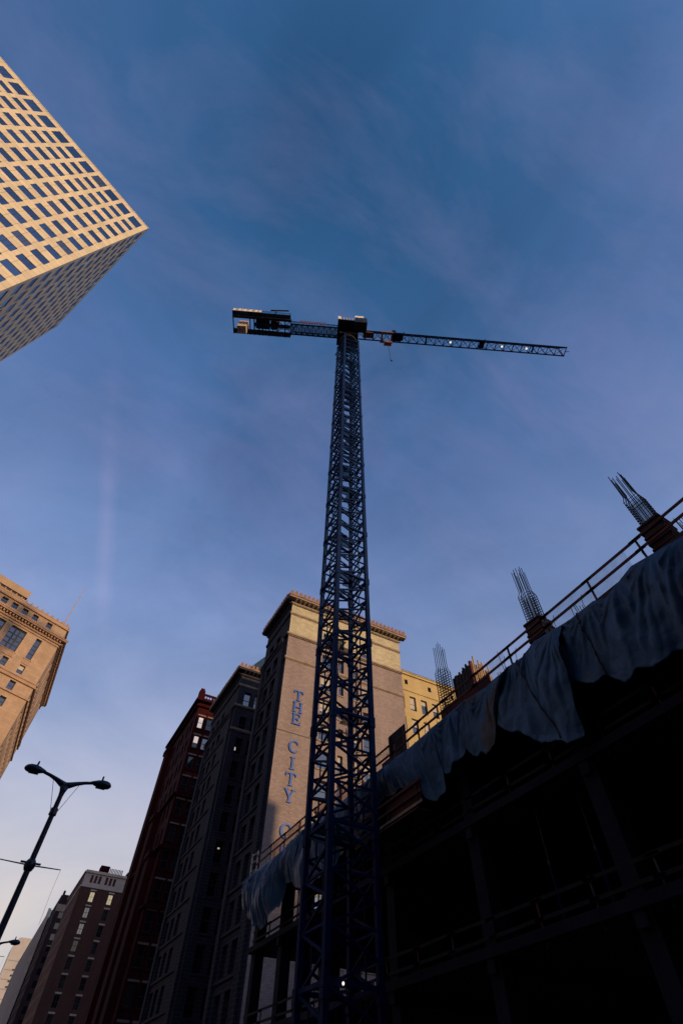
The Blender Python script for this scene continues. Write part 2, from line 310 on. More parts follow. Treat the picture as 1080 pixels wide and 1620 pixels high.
def wall(b, F, W, z0, z1, holes, m, depth=0.35, name='wall'):
    us = sorted({0.0, W} | {h[0] for h in holes} | {h[1] for h in holes}); zs = sorted({z0, z1} | {h[2] for h in holes} | {h[3] for h in holes})
    us = [u for u in us if 0 <= u <= W]; zs = [z for z in zs if z0 <= z <= z1]
    mb = MB(); hs = set()
    for h in holes:
        for i in range(len(us) - 1):
            for j in range(len(zs) - 1):
                if h[0] <= us[i] + 1e-6 and us[i + 1] <= h[1] + 1e-6 and h[2] <= zs[j] + 1e-6 and zs[j + 1] <= h[3] + 1e-6: hs.add((i, j))
    for j in range(len(zs) - 1):                       # merge runs of solid cells in a row
        i = 0
        while i < len(us) - 1:
            if (i, j) in hs: i += 1; continue
            k = i
            while k + 1 < len(us) - 1 and (k + 1, j) not in hs: k += 1
            mb.quad((us[i], 0, zs[j]), (us[k + 1], 0, zs[j]), (us[k + 1], 0, zs[j + 1]), (us[i], 0, zs[j + 1])); i = k + 1
    for (a, c, e, f) in holes:
        if e < z0 or f > z1: continue
        mb.quad((a, 0, e), (a, depth, e), (a, depth, f), (a, 0, f)); mb.quad((c, 0, e), (c, 0, f), (c, depth, f), (c, depth, e))
        mb.quad((a, 0, e), (c, 0, e), (c, depth, e), (a, depth, e)); mb.quad((a, 0, f), (a, depth, f), (c, depth, f), (c, 0, f))
    me = bpy.data.meshes.new(name); me.from_pydata(mb.v, [], mb.f); me.materials.append(M[m])
    o = put(name, me, b, F.l(b), F.a)
    return o

_wc = {}
def window(b, F, h, depth, style='sash', pane='glass', frame='frame_dark', blind=0.0, fw=0.09):
    w, ht = round(h[1] - h[0], 3), round(h[3] - h[2], 3)
    key = (w, ht, style, frame, fw)
    if key not in _wc:
        mb = MB(); y0, y1 = -0.13, -0.005
        mb.box(0, fw, y0, y1, 0, ht).box(w - fw, w, y0, y1, 0, ht).box(fw, w - fw, y0, y1, 0, fw).box(fw, w - fw, y0, y1, ht - fw, ht)
        if style in ('sash', 'cross'): mb.box(fw, w - fw, y0 + .01, y1, ht * .5 - fw * .4, ht * .5 + fw * .4)
        if style == 'cross':
            mb.box(w / 2 - fw * .4, w / 2 + fw * .4, y0 + .02, y1, fw, ht * .5 - fw * .4); mb.box(w / 2 - fw * .4, w / 2 + fw * .4, y0 + .02, y1, ht * .5 + fw * .4, ht - fw)
        if style == 'tall':
            for q in (.3, .5, .68): mb.box(fw, w - fw, y0 + .01, y1, ht * q - fw * .5, ht * q + fw * .5)
        if style == 'grand':
            for q in (.36, .64): mb.box(w * q - fw, w * q + fw, y0 + .01, y1, fw, ht - fw)
            for q in (.28, .5, .72):
                for (a, c) in ((fw, w * .36 - fw), (w * .36 + fw, w * .64 - fw), (w * .64 + fw, w - fw)): mb.box(a, c, y0 + .02, y1, ht * q - fw * .5, ht * q + fw * .5)
        _wc[key] = mb.mesh('window', frame)
    o = put('window', _wc[key], b, F.l(b, h[0], depth, h[2]), F.a)
    pk = ('pane', w, ht, pane)
    if pk not in _wc: _wc[pk] = MB().quad((fw, -.06, fw), (w - fw, -.06, fw), (w - fw, -.06, ht - fw), (fw, -.06, ht - fw)).mesh('pane', pane)
    put('pane', _wc[pk], o)
    if blind:
        bk = ('blind', w, ht, round(blind, 1))
        if bk not in _wc: _wc[bk] = MB().box(fw + .02, w - fw - .02, -.078, -.064, ht * (1 - round(blind, 1)), ht - fw - .01).mesh('blind', 'blind')
        put('blind', _wc[bk], o)
    return o

def core(b, poly, z0, z1, name='core_wall', m='core'):
    return MB().prism([(x - b.location.x, y - b.location.y) for x, y in poly], z0, z1).build(name, m, b)
def band(b, F, u0, u1, z0, z1, out, m, name='string_course', inn=0.0):
    return fbuild(MB().box(u0, u1, -out, inn, z0, z1), name, m, b, F)

def cornice(b, F, W, z, m_body, m_top, over=0.95, e0=0.0, e1=0.0, step=0.72, leaf=True):
    """entablature with dentils, modillions, a projecting slab and a row of upright leaves; e0,e1 = how far the ends run on"""
    k = over
    mb = MB()
    n = int(W / 0.28)
    for i in range(n): mb.box(i * W / n + .05, i * W / n + .2, -.2, 0, z - .42, z - .2)
    fbuild(mb, 'dentils', m_body, b, F)
    band(b, F, 0 if not e0 else -.22, W if not e1 else W + .22, z - .2, z, .22, m_body, 'bed_mould')
    mb = MB(); n = int(W / .75)
    for i in range(n):
        u = (i + .5) * W / n
        mb.profile([(0, z + .002), (-k * .8, z + .24), (-k * .8, z + .36), (0, z + .36)], u - .14, u + .14)
    fbuild(mb, 'modillions', m_body, b, F)
    band(b, F, -e0, W + e1, z + .362, z + .66, k, m_body, 'corona')
    band(b, F, -e0 - (.1 if e0 else 0), W + e1 + (.1 if e1 else 0), z + .664, z + .95, k + .1, m_top, 'gutter')
    if leaf:
        key = ('leaf', m_top)
        if key not in _wc:
            lm = MB(); pts = [(-.2, 0), (.2, 0), (.26, .16), (.21, .38), (.2, .55), (.09, .74), (-.09, .74), (-.2, .55), (-.21, .38), (-.26, .16)]
            i0 = len(lm.v); lm.v += [(x, -.09, zz) for x, zz in pts] + [(x, .09, zz) for x, zz in pts]; n0 = len(pts)
            lm.f += [tuple(range(n0)), tuple(n0 + q for q in reversed(range(n0)))] + [(q, (q + 1) % n0, n0 + (q + 1) % n0, n0 + q) for q in range(n0)]
            _wc[key] = lm.mesh('cresting_leaf', m_top)
        L = W + e0 + e1; n = int(L / step)
        for i in range(n):
            o = put('cresting_leaf', _wc[key], b, F.l(b, -e0 + (i + .5) * L / n, -k + .05, z + .95), F.a)
            sc = random.uniform(.9, 1.12); o.scale = (1, 1, sc)

# ------------------------------------------------------------------ ground and street
g = struct(MB().quad((-6000, -6000, -.02), (6000, -6000, -.02), (6000, 6000, -.02), (-6000, 6000, -.02)).build('ground', 'ground'))
road = struct(MB().box(-13, 11, -190, 1200, -.018, 0).build('road', 'asphalt'))
for nm, x0, x1 in (('pavement_right', 11.15, 20.0), ('pavement_left', -18.5, -13.15)):
    p = struct(MB().box(x0, x1, -190, 1200, -.018, .13).build(nm, 'pavement'))
for nm, x0, x1 in (('kerb_right', 11.0, 11.15), ('kerb_left', -13.15, -13.0)):
    struct(MB().box(x0, x1, -190, 1200, -.018, .14).build(nm, 'kerb'))
struct(MB().box(-1.2, 1.2, -60, 300, .001, .14).build('median', 'pavement'))
mk = MB()
for i in range(60): mk.box(5.4, 5.52, -60 + i * 9, -57 + i * 9, .002, .006); mk.box(-7.1, -6.98, -60 + i * 9, -57 + i * 9, .002, .006)
struct(mk.build('lane_markings', 'paint'))

# ------------------------------------------------------------------ tall office tower (upper left)
def office_tower():
    P0 = Vector((-33.2, 35.9)); u1 = Vector((0.9110, 0.4124)); W1, W2, H = 38.6, 36.96, 130.0
    a1 = math.atan2(u1.y, u1.x); o1 = P0 - u1 * W1
    F1 = Fr(o1.x, o1.y, a1); F2 = Fr(P0.x, P0.y, a1 + math.pi / 2)
    b = thing('office_tower', 'tall pale stone office tower with a grid of dark windows, upper left', 'tower', (P0.x, P0.y, 0))
    D = 0.12
    p1 = F1.w(0, D, 0); p2 = F1.w(W1 - D, D, 0); p3 = F2.w(W2, D, 0); p4 = F1.w(0, W2, 0)
    core(b, [p[:2] for p in (p1, p2, p3, p4)], 0, H - .6, m='tower_stone')
    rows = [(124.35, 128.15)] + [(121.5 - 4.07 * i - 1.0, 121.5 - 4.07 * i + 1.0) for i in range(29)]
    def facing(F, W, first, pitch, n, rev):
        hs = []
        for r in rows:
            for i in range(n):
                c = first + pitch * i; c = W - c if rev else c
                hs.append((c - 1.2, c + 1.2, r[0], r[1]))
        return hs
    h1 = facing(F1, W1, 2.17, 3.12, 12, True); h2 = facing(F2, W2, 2.05, 2.99, 12, False)
    wall(b, F1, W1, 0, H, h1, 'tower_stone', D); wall(b, F2, W2, 0, H, h2, 'tower_stone', D)
    # parapet cap and the flush corner joint
    band(b, F1, 0, W1 + .06, H + .002, H + .3, .06, 'tower_stone', 'coping', .5); band(b, F2, .5, W2, H + .002, H + .3, .06, 'tower_stone', 'coping', .5)
    me = {}
    rest = MB()
    cnt = 0
    for F, hs in ((F1, h1), (F2, h2)):
        for k, h in enumerate(hs):
            r = k // 12; w, ht = h[1] - h[0], h[3] - h[2]
            if r < 12:
                key = round(ht, 2)
                if key not in me:
                    me[key] = [MB().box(0, w, -.06, -.01, 0, ht).mesh('window', g_) for g_ in ('tower_glass', 'tower_glass_b', 'tower_glass_c')]
                    fm = MB().box(0, w, -.08, -.06, 0, .06).box(0, w, -.08, -.06, ht - .06, ht).box(w * .33 - .03, w * .33 + .03, -.08, -.06, .06, ht - .06).box(w * .67 - .03, w * .67 + .03, -.08, -.06, .06, ht - .06)
                    me[('f', key)] = fm.mesh('mullions', 'frame_dark')
                o = put('window', me[key][random.choice((0, 0, 0, 1, 1, 2))], b, F.l(b, h[0], D, h[2]), F.a); put('mullions', me[('f', key)], o); cnt += 1
            else:
                i = len(rest.v); rest.v += [tuple(Vector(F.l(b, *q))) for q in ((h[0], D - .04, h[2]), (h[1], D - .04, h[2]), (h[1], D - .04, h[3]), (h[0], D - .04, h[3]))]; rest.f.append((i, i + 1, i + 2, i + 3))
    stuff(rest.build('lower_windows', 'tower_glass', b))
office_tower()

# ------------------------------------------------------------------ tan stone building at the left edge
def tan_building():
    K = 1.33
    C = Vector((-14.22, 113.66)); u = Vector((.919, .394)).normalized(); W = 24.0; a = math.atan2(u.y, u.x)
    o = C - u * W; F = Fr(o.x, o.y, a); S = Fr(C.x, C.y, math.pi / 2); L = 29.3
    b = thing('tan_stone_building', 'sunlit tan stone building with dentil cornice and tall windows at the left edge', 'building', (C.x, C.y, 0))
    D = .5
    ca = math.cos(math.pi / 2 - a) ; 
    pa = F.w(0, D, 0); pb = (C.x - D, C.y + D * .1); pc = (C.x - D, C.y + L); pd = (F.w(0, D, 0)[0] - 4, C.y + L)
    core(b, [pa[:2], (C.x - D, F.w(W - D, D, 0)[1]), pc, pd], 0, 78.0)
    hs = []
    big = [(7.3, 10.8), (12.2, 15.7), (17.1, 20.6)]
    nar = [(3.64, 4.92)]
    small = [(3.7, 5.0), (7.55, 8.8), (9.5, 10.75), (12.4, 13.6), (14.3, 15.5), (17.3, 18.5), (19.2, 20.4)]
    att = [4.15, 7.7, 10.23, 12.73, 15.17, 17.7, 20.2]
    H = lambda s0, s1, z0, z1: (W - s1, W - s0, z0, z1)
    gb = [H(x0, x1, 66.6, 71.9) for x0, x1 in big]; gn = [H(x0, x1, 66.6, 71.9) for x0, x1 in nar]
    gs = [H(x0, x1, z, z + 1.95) for z in [63.05, 59.3] + [55.7 - 3.6 * i for i in range(14)] for x0, x1 in small]
    ga = [H(s - .65, s + .65, 75.3, 76.7) for s in att]
    wall(b, F, W, 0, 78.0, gb + gn + gs + ga, 'tan_stone', D)
    for h in gb: window(b, F, h, D, 'grand', 'glass', 'frame_dark', fw=.16)
    for h in gn: window(b, F, h, D, 'tall', 'glass', 'frame_dark', fw=.1)
    for i, h in enumerate(gs):
        if h[2] > 38: window(b, F, h, D, 'sash', 'glass', 'frame_dark', blind=.5 if i % 3 == 0 else 0)
        else: fbuild(MB().quad((h[0], D - .03, h[2]), (h[1], D - .03, h[2]), (h[1], D - .03, h[3]), (h[0], D - .03, h[3])), 'window', 'glass', b, F)
    for h in ga: window(b, F, h, D, 'cross', 'glass', 'frame_dark', fw=.08)
    # carved panels below the tall windows
    for x0, x1 in big + nar:
        fbuild(MB().box(W - x1 - .15, W - x0 + .15, -.12, 0, 65.35, 66.4).box(W - x1 - .3, W - x0 + .3, -.2, 0, 66.402, 66.58), 'carved_panel', 'tan_trim', b, F)
    # side wall
    sh = []
    for i in range(6):
        y = 5.0 + 3.85 * i
        sh.append((y, y + 1.5, 66.6, 71.9))
    for r in range(12):
        z = 63.05 - 3.65 * r
        for i in range(11): sh.append((2.0 + 2.4 * i, 3.2 + 2.4 * i, z, z + 1.95))
    for i in range(10): sh.append((2.5 + 2.6 * i, 3.8 + 2.6 * i, 75.3, 76.7))
    wall(b, S, L, 0, 78.0, sh, 'tan_stone', D)
    for h in sh:
        if h[2] > 44 or h[3] - h[2] > 3: window(b, S, h, D, 'sash' if h[3] - h[2] < 3 else 'tall', 'dim_glass')
        else: fbuild(MB().quad((h[0], D - .03, h[2]), (h[1], D - .03, h[2]), (h[1], D - .03, h[3]), (h[0], D - .03, h[3])), 'window', 'dim_glass', b, S)
    # courses, on both visible walls
    for z0, z1, out in ((61.55, 61.75, .34), (61.752, 62.3, .2), (62.302, 62.5, .34), (58.75, 59.1, .3), (72.3, 72.5, .2)):
        band(b, F, 0, W + out, z0, z1, out, 'tan_trim'); band(b, S, 0.02, L, z0, z1, out, 'tan_trim')
    # main cornice: bed mould, dentil blocks, projecting slab
    for G, Q, e0, e1 in ((F, W, 0, 1.05), (S, L, 0, 1.0)):
        band(b, G, 0, Q + (.3 if e1 and G is F else 0), 72.9, 73.25, .3, 'tan_trim', 'bed_mould')
        mb = MB(); n = int(Q / .72)
        for i in range(n): mb.box((i + .25) * Q / n, (i + .75) * Q / n, -.75, -.002, 73.3, 73.75)
        fbuild(mb, 'modillions', 'tan_trim', b, G)
        band(b, G, 0 if G is F else .02, Q + (1.05 if G is F else 1.0), 73.76, 74.1, 1.05, 'tan_trim', 'corona'); band(b, G, 0 if G is F else .02, Q + (1.15 if G is F else 1.0), 74.104, 74.35, 1.15, 'tan_trim', 'gutter')
        band(b, G, 0 if G is F else .02, Q + (.35 if G is F else .1), 77.05, 77.45, .35, 'tan_trim', 'attic_cornice')
        band(b, G, 0 if G is F else .02, Q + (.05 if G is F else .1), 78.004, 78.25, .06, 'tan_trim', 'coping', .4)
        key = 'batt'
        if key not in _wc: _wc[key] = MB().box(-.2, .2, -.15, .2, 0, .32).box(-.1, .1, -.1, .15, .322, .62).mesh('cresting_leaf', 'tan_trim')
        n = int(Q / 1.3)
        for i in range(n): put('cresting_leaf', _wc[key], b, G.l(b, (i + .6) * Q / n, .05, 78.254), G.a)
    # penthouse set back behind the parapet
    ph = fbuild(MB().box(0, W - 11.4, .6, 8, 78.0, 78.9).box(.3, W - 11.8, .9, 7.6, 78.9, 79.5).box(0, W - 11.3, .5, 8.2, 79.5, 81.3), 'penthouse', 'tan_stone', b, F)
    fbuild(MB().box(.4, W - 11.9, .86, .9, 78.95, 79.45), 'penthouse_slot_strip', 'frame_dark', b, F)  # dark strip along the slot between the penthouse boxes
    fp = F.w(W - 1.4, .25, 78.3)
    f = thing('flagpole', 'thin bare flagpole on the corner of the tan stone roof', 'flagpole', fp)
    MB().tube([(0, 0, 0), (0, 0, 6), (0, 0, 12.3)], [.11, .085, .05], 8).build('pole', 'raw_timber', f); MB().box(-.25, .25, -.25, .25, -.03, .3).build('base', 'tan_trim', f)
tan_building()

# ------------------------------------------------------------------ club building with two street wings
Z_C = 54.9
def club_building():
    X0, Y0, X1 = 20.16, 55.2, 39.84; Y1 = 64.8; Y2, Y3 = 76.8, 92.0; XC = 28.6
    b = thing('club_building', 'brick club building with two crested wings and a sunlit flank', 'building', (X0, Y0, 0))
    D = .45
    core(b, [(X0 + D, Y0 + D), (X1 - .01, Y0 + D), (X1 - .01, Y1), (X0 + D, Y1)], 0, Z_C + .8)
    core(b, [(XC + .2, Y1 + .001), (X1 - .01, Y1 + .001), (X1 - .01, Y3), (XC + .2, Y3)], 0, Z_C - 1.2)
    core(b, [(X0 + D, Y2 + D), (XC + .199, Y2 + D), (XC + .199, Y3), (X0 + D, Y3)], 0, Z_C + .8)
    F = Fr(X0, Y0, 0); S = Fr(X0, Y1, -math.pi / 2); W = X1 - X0; L = Y1 - Y0
    # --- flank facing the camera
    colsf = [(5.7, 7.4), (8.55, 9.3), (10.95, 11.75), (12.45, 14.15)]
    tops = [50.85, 47.15, 43.55, 39.95, 36.4, 32.85, 29.3, 25.75, 22.2, 18.65, 15.1]
    hu = [(a, c, 48.95, 51.15) for a, c in colsf]; hl = [(a, c, t - 2.25, t) for t in tops[1:] for a, c in colsf]
    wall(b, F, W, 48.62, Z_C + .3, hu, 'cream_brick', D, 'upper_wall'); wall(b, F, W, 0, 48.62, hl, 'pink_brick', D)
    for i, h in enumerate(hu + hl): window(b, F, h, D, 'sash', 'glass', 'frame_dark', blind=(0, .5, .3, 0, .7)[(i * 7) % 5], fw=.07)
    for h in hu + hl: fbuild(MB().box(h[0] - .12, h[1] + .12, -.12, 0, h[2] - .18, h[2] - .002), 'sill', 'trim_stone', b, F)
    # downpipe on the flank
    pd = MB()
    for uu in (8.05, 11.35): pd.tube([(uu, -.12, 1), (uu, -.12, 48)], .06, 6)
    fbuild(pd, 'downpipe', 'frame_dark', b, F)
    # --- street face of the front wing
    def streetface(S, L):
        cs = [(1.9, 3.5), (4.6, 6.2)] if L < 10 else [(1.6, 3.2), (4.2, 5.8), (7.0, 8.6)]
        hh = [(a, c, t - 2.5, t) for t in [50.9] + [47.0 - 3.6 * i for i in range(12)] for a, c in cs]
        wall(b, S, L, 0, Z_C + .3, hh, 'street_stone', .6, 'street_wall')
        for i, h in enumerate(hh): window(b, S, h, .6, 'sash', 'glass' if i % 3 else 'dim_glass', 'frame_dark', blind=.4 if i % 4 == 1 else 0)
        for t in [50.9] + [47.0 - 3.6 * i for i in range(12)]: band(b, S, .9, L - 2.6, t - 2.85, t - 2.55, .16, 'street_stone', 'spandrel_band')
        # piers framing the bays
        fbuild(MB().box(.15, 1.1, -.3, 0, 0, 46.9), 'pier', 'street_stone', b, S); fbuild(MB().box(L - 2.3, L - .9, -.3, 0, 0, 46.9), 'pier', 'street_stone', b, S)
        fbuild(MB().profile([(0, 46.9), (-.55, 47.9), (-.55, 48.35), (0, 48.35)], .15, 1.1), 'bracket', 'street_stone', b, S)
        fbuild(MB().profile([(0, 46.9), (-.55, 47.9), (-.55, 48.35), (0, 48.35)], L - 2.3, L - .9), 'bracket', 'street_stone', b, S)
    streetface(S, L)
    def courses(F, W, S, L):
        for z in (52.5, 48.5, 44.4):
            k = .32 if z == 48.5 else .2
            for z0, z1, o in ((z, z + .12, k * .55), (z + .122, z + .4, k)):
                band(b, F, -o, W, z0, z1, o, 'trim_stone'); band(b, S, 0, L, z0, z1, o, 'street_stone')
    courses(F, W, S, L)
    cornice(b, F, W, Z_C, 'trim_stone', 'terracotta', .95, .95, .95); cornice(b, S, L, Z_C, 'street_stone', 'terracotta', .95, .6, 0)
    MB().box(X0 - X0 - .9, X1 - X0 + .9, -.9, Y1 - Y0 + .4, Z_C + .955, Z_C + 1.0).build('roof', 'roof_slate', b)
    # crack-like expansion joint
    band(b, F, 0, 5.6, 33.95, 34.03, .025, 'frame_dark', 'expansion_joint')
    # --- second wing
    F2 = Fr(X0, Y2, 0); W2 = XC - X0; S2 = Fr(X0, Y3, -math.pi / 2); L2 = Y3 - Y2
    cs = [(1.15, 2.35), (3.1, 4.3), (5.6, 6.9)]
    h2 = [(a, c, 48.75, 51.6) for a, c in cs] + [(a, c, t - 2.6, t) for t in [47.0 - 3.7 * i for i in range(12)] for a, c in cs]
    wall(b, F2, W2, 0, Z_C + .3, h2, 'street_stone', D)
    for i, h in enumerate(h2): window(b, F2, h, D, 'sash', 'glass' if i < 3 else 'dim_glass', 'frame_dark', blind=.4 if i == 1 else 0)
    for h in h2[3:]: fbuild(MB().box(h[0] - .2, h[1] + .2, -.1, 0, h[2] - .25, h[2] - .002), 'sill', 'street_stone', b, F2)
    for u, z, w, h, m_ in [(1.26, 41.6, 0.35, 0.5, 'lit_pink'), (3.09, 29.1, 0.4, 0.35, 'lit_warm'), (1.71, 27.69, 0.3, 0.2, 'lit_warm')]:
        fbuild(MB().box(u - w / 2, u + w / 2, D - .16, D - .14, z - h / 2, z + h / 2), 'room_light', m_, b, F2)
    streetface(S2, L2); courses(F2, W2, S2, L2)
    cornice(b, F2, W2, Z_C, 'street_stone', 'terracotta', .95, .95, 0); cornice(b, S2, L2, Z_C, 'street_stone', 'terracotta', .95, .4, 0)
    MB().box(-.9, XC - X0, Y2 - Y0 - .9, Y3 - Y0, Z_C + .955, Z_C + 1.0).build('roof', 'roof_slate', b)
    # court wall between the wings
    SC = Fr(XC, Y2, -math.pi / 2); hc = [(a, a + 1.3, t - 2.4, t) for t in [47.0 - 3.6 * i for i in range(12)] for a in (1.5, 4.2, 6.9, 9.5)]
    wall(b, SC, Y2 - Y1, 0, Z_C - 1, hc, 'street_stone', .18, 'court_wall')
    for h in hc: fbuild(MB().quad((h[0], .15, h[2]), (h[1], .15, h[2]), (h[1], .15, h[3]), (h[0], .15, h[3])), 'window', 'dim_glass', b, SC)
    # steep slate roof behind
    rx0, rx1, ry0, ry1, rz = .3, 19.6, 22.6, 36.6, Z_C + 1.0
    mb = MB()
    mb.v = [(rx0, ry0, rz), (rx1, ry0, rz), (rx1, ry1, rz), (rx0, ry1, rz), (7.4, 29.6, rz + 11.8), (rx1, 29.6, rz + 11.8)]
    mb.f = [(0, 1, 5, 4), (0, 4, 3), (3, 4, 5, 2), (1, 2, 5), (0, 3, 2, 1)]
    mb.build('steep_roof', 'roof_slate', b)
    return b
club_building()

# ---- vertical letters on the flank
def sgn(poly): return 1 if sum(a[0] * b_[1] - b_[0] * a[1] for a, b_ in zip(poly, poly[1:] + poly[:1])) > 0 else -1
def letters():
    T = [(0.3, 0), (0.6, 0), (0.6, .06), (.52, .06), (.52, .92), (.78, .92), (.84, .76), (.9, .76), (.9, 1), (0, 1), (0, .76), (.06, .76), (.12, .92), (.38, .92), (.38, .06), (.3, .06)]
    Hh = [(0, 0), (.3, 0), (.3, .06), (.22, .06), (.22, .46), (.68, .46), (.68, .06), (.6, .06), (.6, 0), (.9, 0), (.9, .06), (.82, .06), (.82, .94), (.9, .94), (.9, 1), (.6, 1), (.6, .94), (.68, .94), (.68, .55), (.22, .55), (.22, .94), (.3, .94), (.3, 1), (0, 1), (0, .94), (.08, .94), (.08, .06), (0, .06)]
    Ee = [(.05, 0), (.8, 0), (.83, .26), (.77, .26), (.7, .08), (.27, .08), (.27, .47), (.53, .47), (.56, .37), (.61, .37), (.61, .67), (.56, .67), (.53, .55), (.27, .55), (.27, .92), (.66, .92), (.72, .76), (.78, .76), (.77, 1), (.05, 1), (.05, .94), (.13, .94), (.13, .06), (.05, .06)]
    Ii = [(.25, 0), (.65, 0), (.65, .06), (.52, .06), (.52, .94), (.65, .94), (.65, 1), (.25, 1), (.25, .94), (.38, .94), (.38, .06), (.25, .06)]
    Yy = [(.28, 0), (.62, 0), (.62, .06), (.52, .06), (.52, .42), (.8, .94), (.9, .94), (.9, 1), (.6, 1), (.6, .94), (.7, .94), (.47, .52), (.23, .94), (.32, .94), (.32, 1), (0, 1), (0, .94), (.08, .94), (.38, .42), (.38, .06), (.28, .06)]
    Ll = [(.1, 0), (.82, 0), (.85, .28), (.79, .28), (.72, .08), (.32, .08), (.32, .94), (.42, .94), (.42, 1), (.1, 1), (.1, .94), (.18, .94), (.18, .06), (.1, .06)]
    Cc = [(.46 + .45 * math.cos(R(t)), .5 + .52 * math.sin(R(t))) for t in range(38, 325, 11)] + [(.82, .19), (.76, .22)] + \
         [(.50 + .34 * math.cos(R(t)), .5 + .44 * math.sin(R(t))) for t in range(318, 44, -11)] + [(.75, .74), (.8, .72), (.84, .95), (.79, .9)]
    X = 21.95; w = 1.5; h = 1.43
    s = thing('wall_sign', 'vertical blue serif wall lettering reading THE CITY C on the brick flank', 'sign', (X, 55.2, 19))
    rows = [('T', T, 38.5), ('H', Hh, 36.85), ('E', Ee, 35.2), ('C', Cc, 31.6), ('I', Ii, 29.6), ('T', T, 27.75), ('Y', Yy, 25.95), ('C', Cc, 22.35), ('L', Ll, 20.3)]
    for nm, poly, z in rows:
        mb = MB(); n = len(poly)
        g = []
        for k in range(n):                              # offset each corner outwards for a bolder stroke
            p0, p1, p2 = (Vector(poly[(k + q) % n]) for q in (-1, 0, 1)); d1 = (p1 - p0).normalized(); d2 = (p2 - p1).normalized()
            nn_ = Vector((d1.y + d2.y, -d1.x - d2.x)); g.append(tuple(p1 + nn_ * .5 * .022 * sgn(poly)))
        poly = g
        mb.v = [(x * w, -.16, y * h) for x, y in poly] + [(x * w, -.03, y * h) for x, y in poly]
        me = bpy.data.meshes.new('letter'); bm = bmesh.new()
        vf = [bm.verts.new(v) for v in mb.v[:n]]; vb = [bm.verts.new(v) for v in mb.v[n:]]
        f = bm.faces.new(vf); f2 = bm.faces.new(list(reversed(vb)))
        for k in range(n): bm.faces.new((vf[k], vb[k], vb[(k + 1) % n], vf[(k + 1) % n]))
        bm.normal_update(); bmesh.ops.triangulate(bm, faces=[f, f2], ngon_method='EAR_CLIP'); bmesh.ops.recalc_face_normals(bm, faces=bm.faces)
        bm.to_mesh(me); bm.free(); me.materials.append(M['letter_blue'])
        put('letter', me, s, (0, 0, z - 19))
letters()

# ------------------------------------------------------------------ plain yellow block beside the club
def yellow_block():
    X0, Y0, Wd, Ht = 39.86, 57.0, 26.0, 50.6
    b = thing('yellow_stone_block', 'sunlit yellow stone block with paired sash windows right of the club building', 'building', (X0, Y0, 0))
    F = Fr(X0, Y0, 0); D = .4
    core(b, [(X0 + .01, Y0 + D), (X0 + Wd, Y0 + D), (X0 + Wd, Y0 + 20), (X0 + .01, Y0 + 20)], 0, Ht - .3)
    hs = []; small = []
    for k in range(5): small.append((1.75 + 4.55 * k, 2.35 + 4.55 * k, 48.5, 49.35))
    for r in range(11):
        for k in range(11): hs.append((.25 + 2.15 * k, 1.4 + 2.15 * k, 44.1 - 3.75 * r, 46.5 - 3.75 * r))
    wall(b, F, Wd, 0, Ht, hs + small, 'yellow_stone', D)
    for i, h in enumerate(hs): window(b, F, h, D, 'sash', 'glass', 'frame_dark', blind=(.5, .8, .3, .5)[i % 4], fw=.07)
    for h in small: window(b, F, h, D, 'sash', 'dim_glass', 'frame_dark', fw=.05)
    for z0, z1, o in ((47.3, 47.55, .12), (Ht - .35, Ht - .002, .25), (Ht, Ht + .12, .35)): band(b, F, 0, Wd, z0, z1, o, 'yellow_stone', inn=.3 if z0 >= Ht else 0)
    MB().beam((0, .3, Ht + .75), (Wd, .3, Ht + .75), .05).build('roof_rail', 'frame_dark', b)
yellow_block()

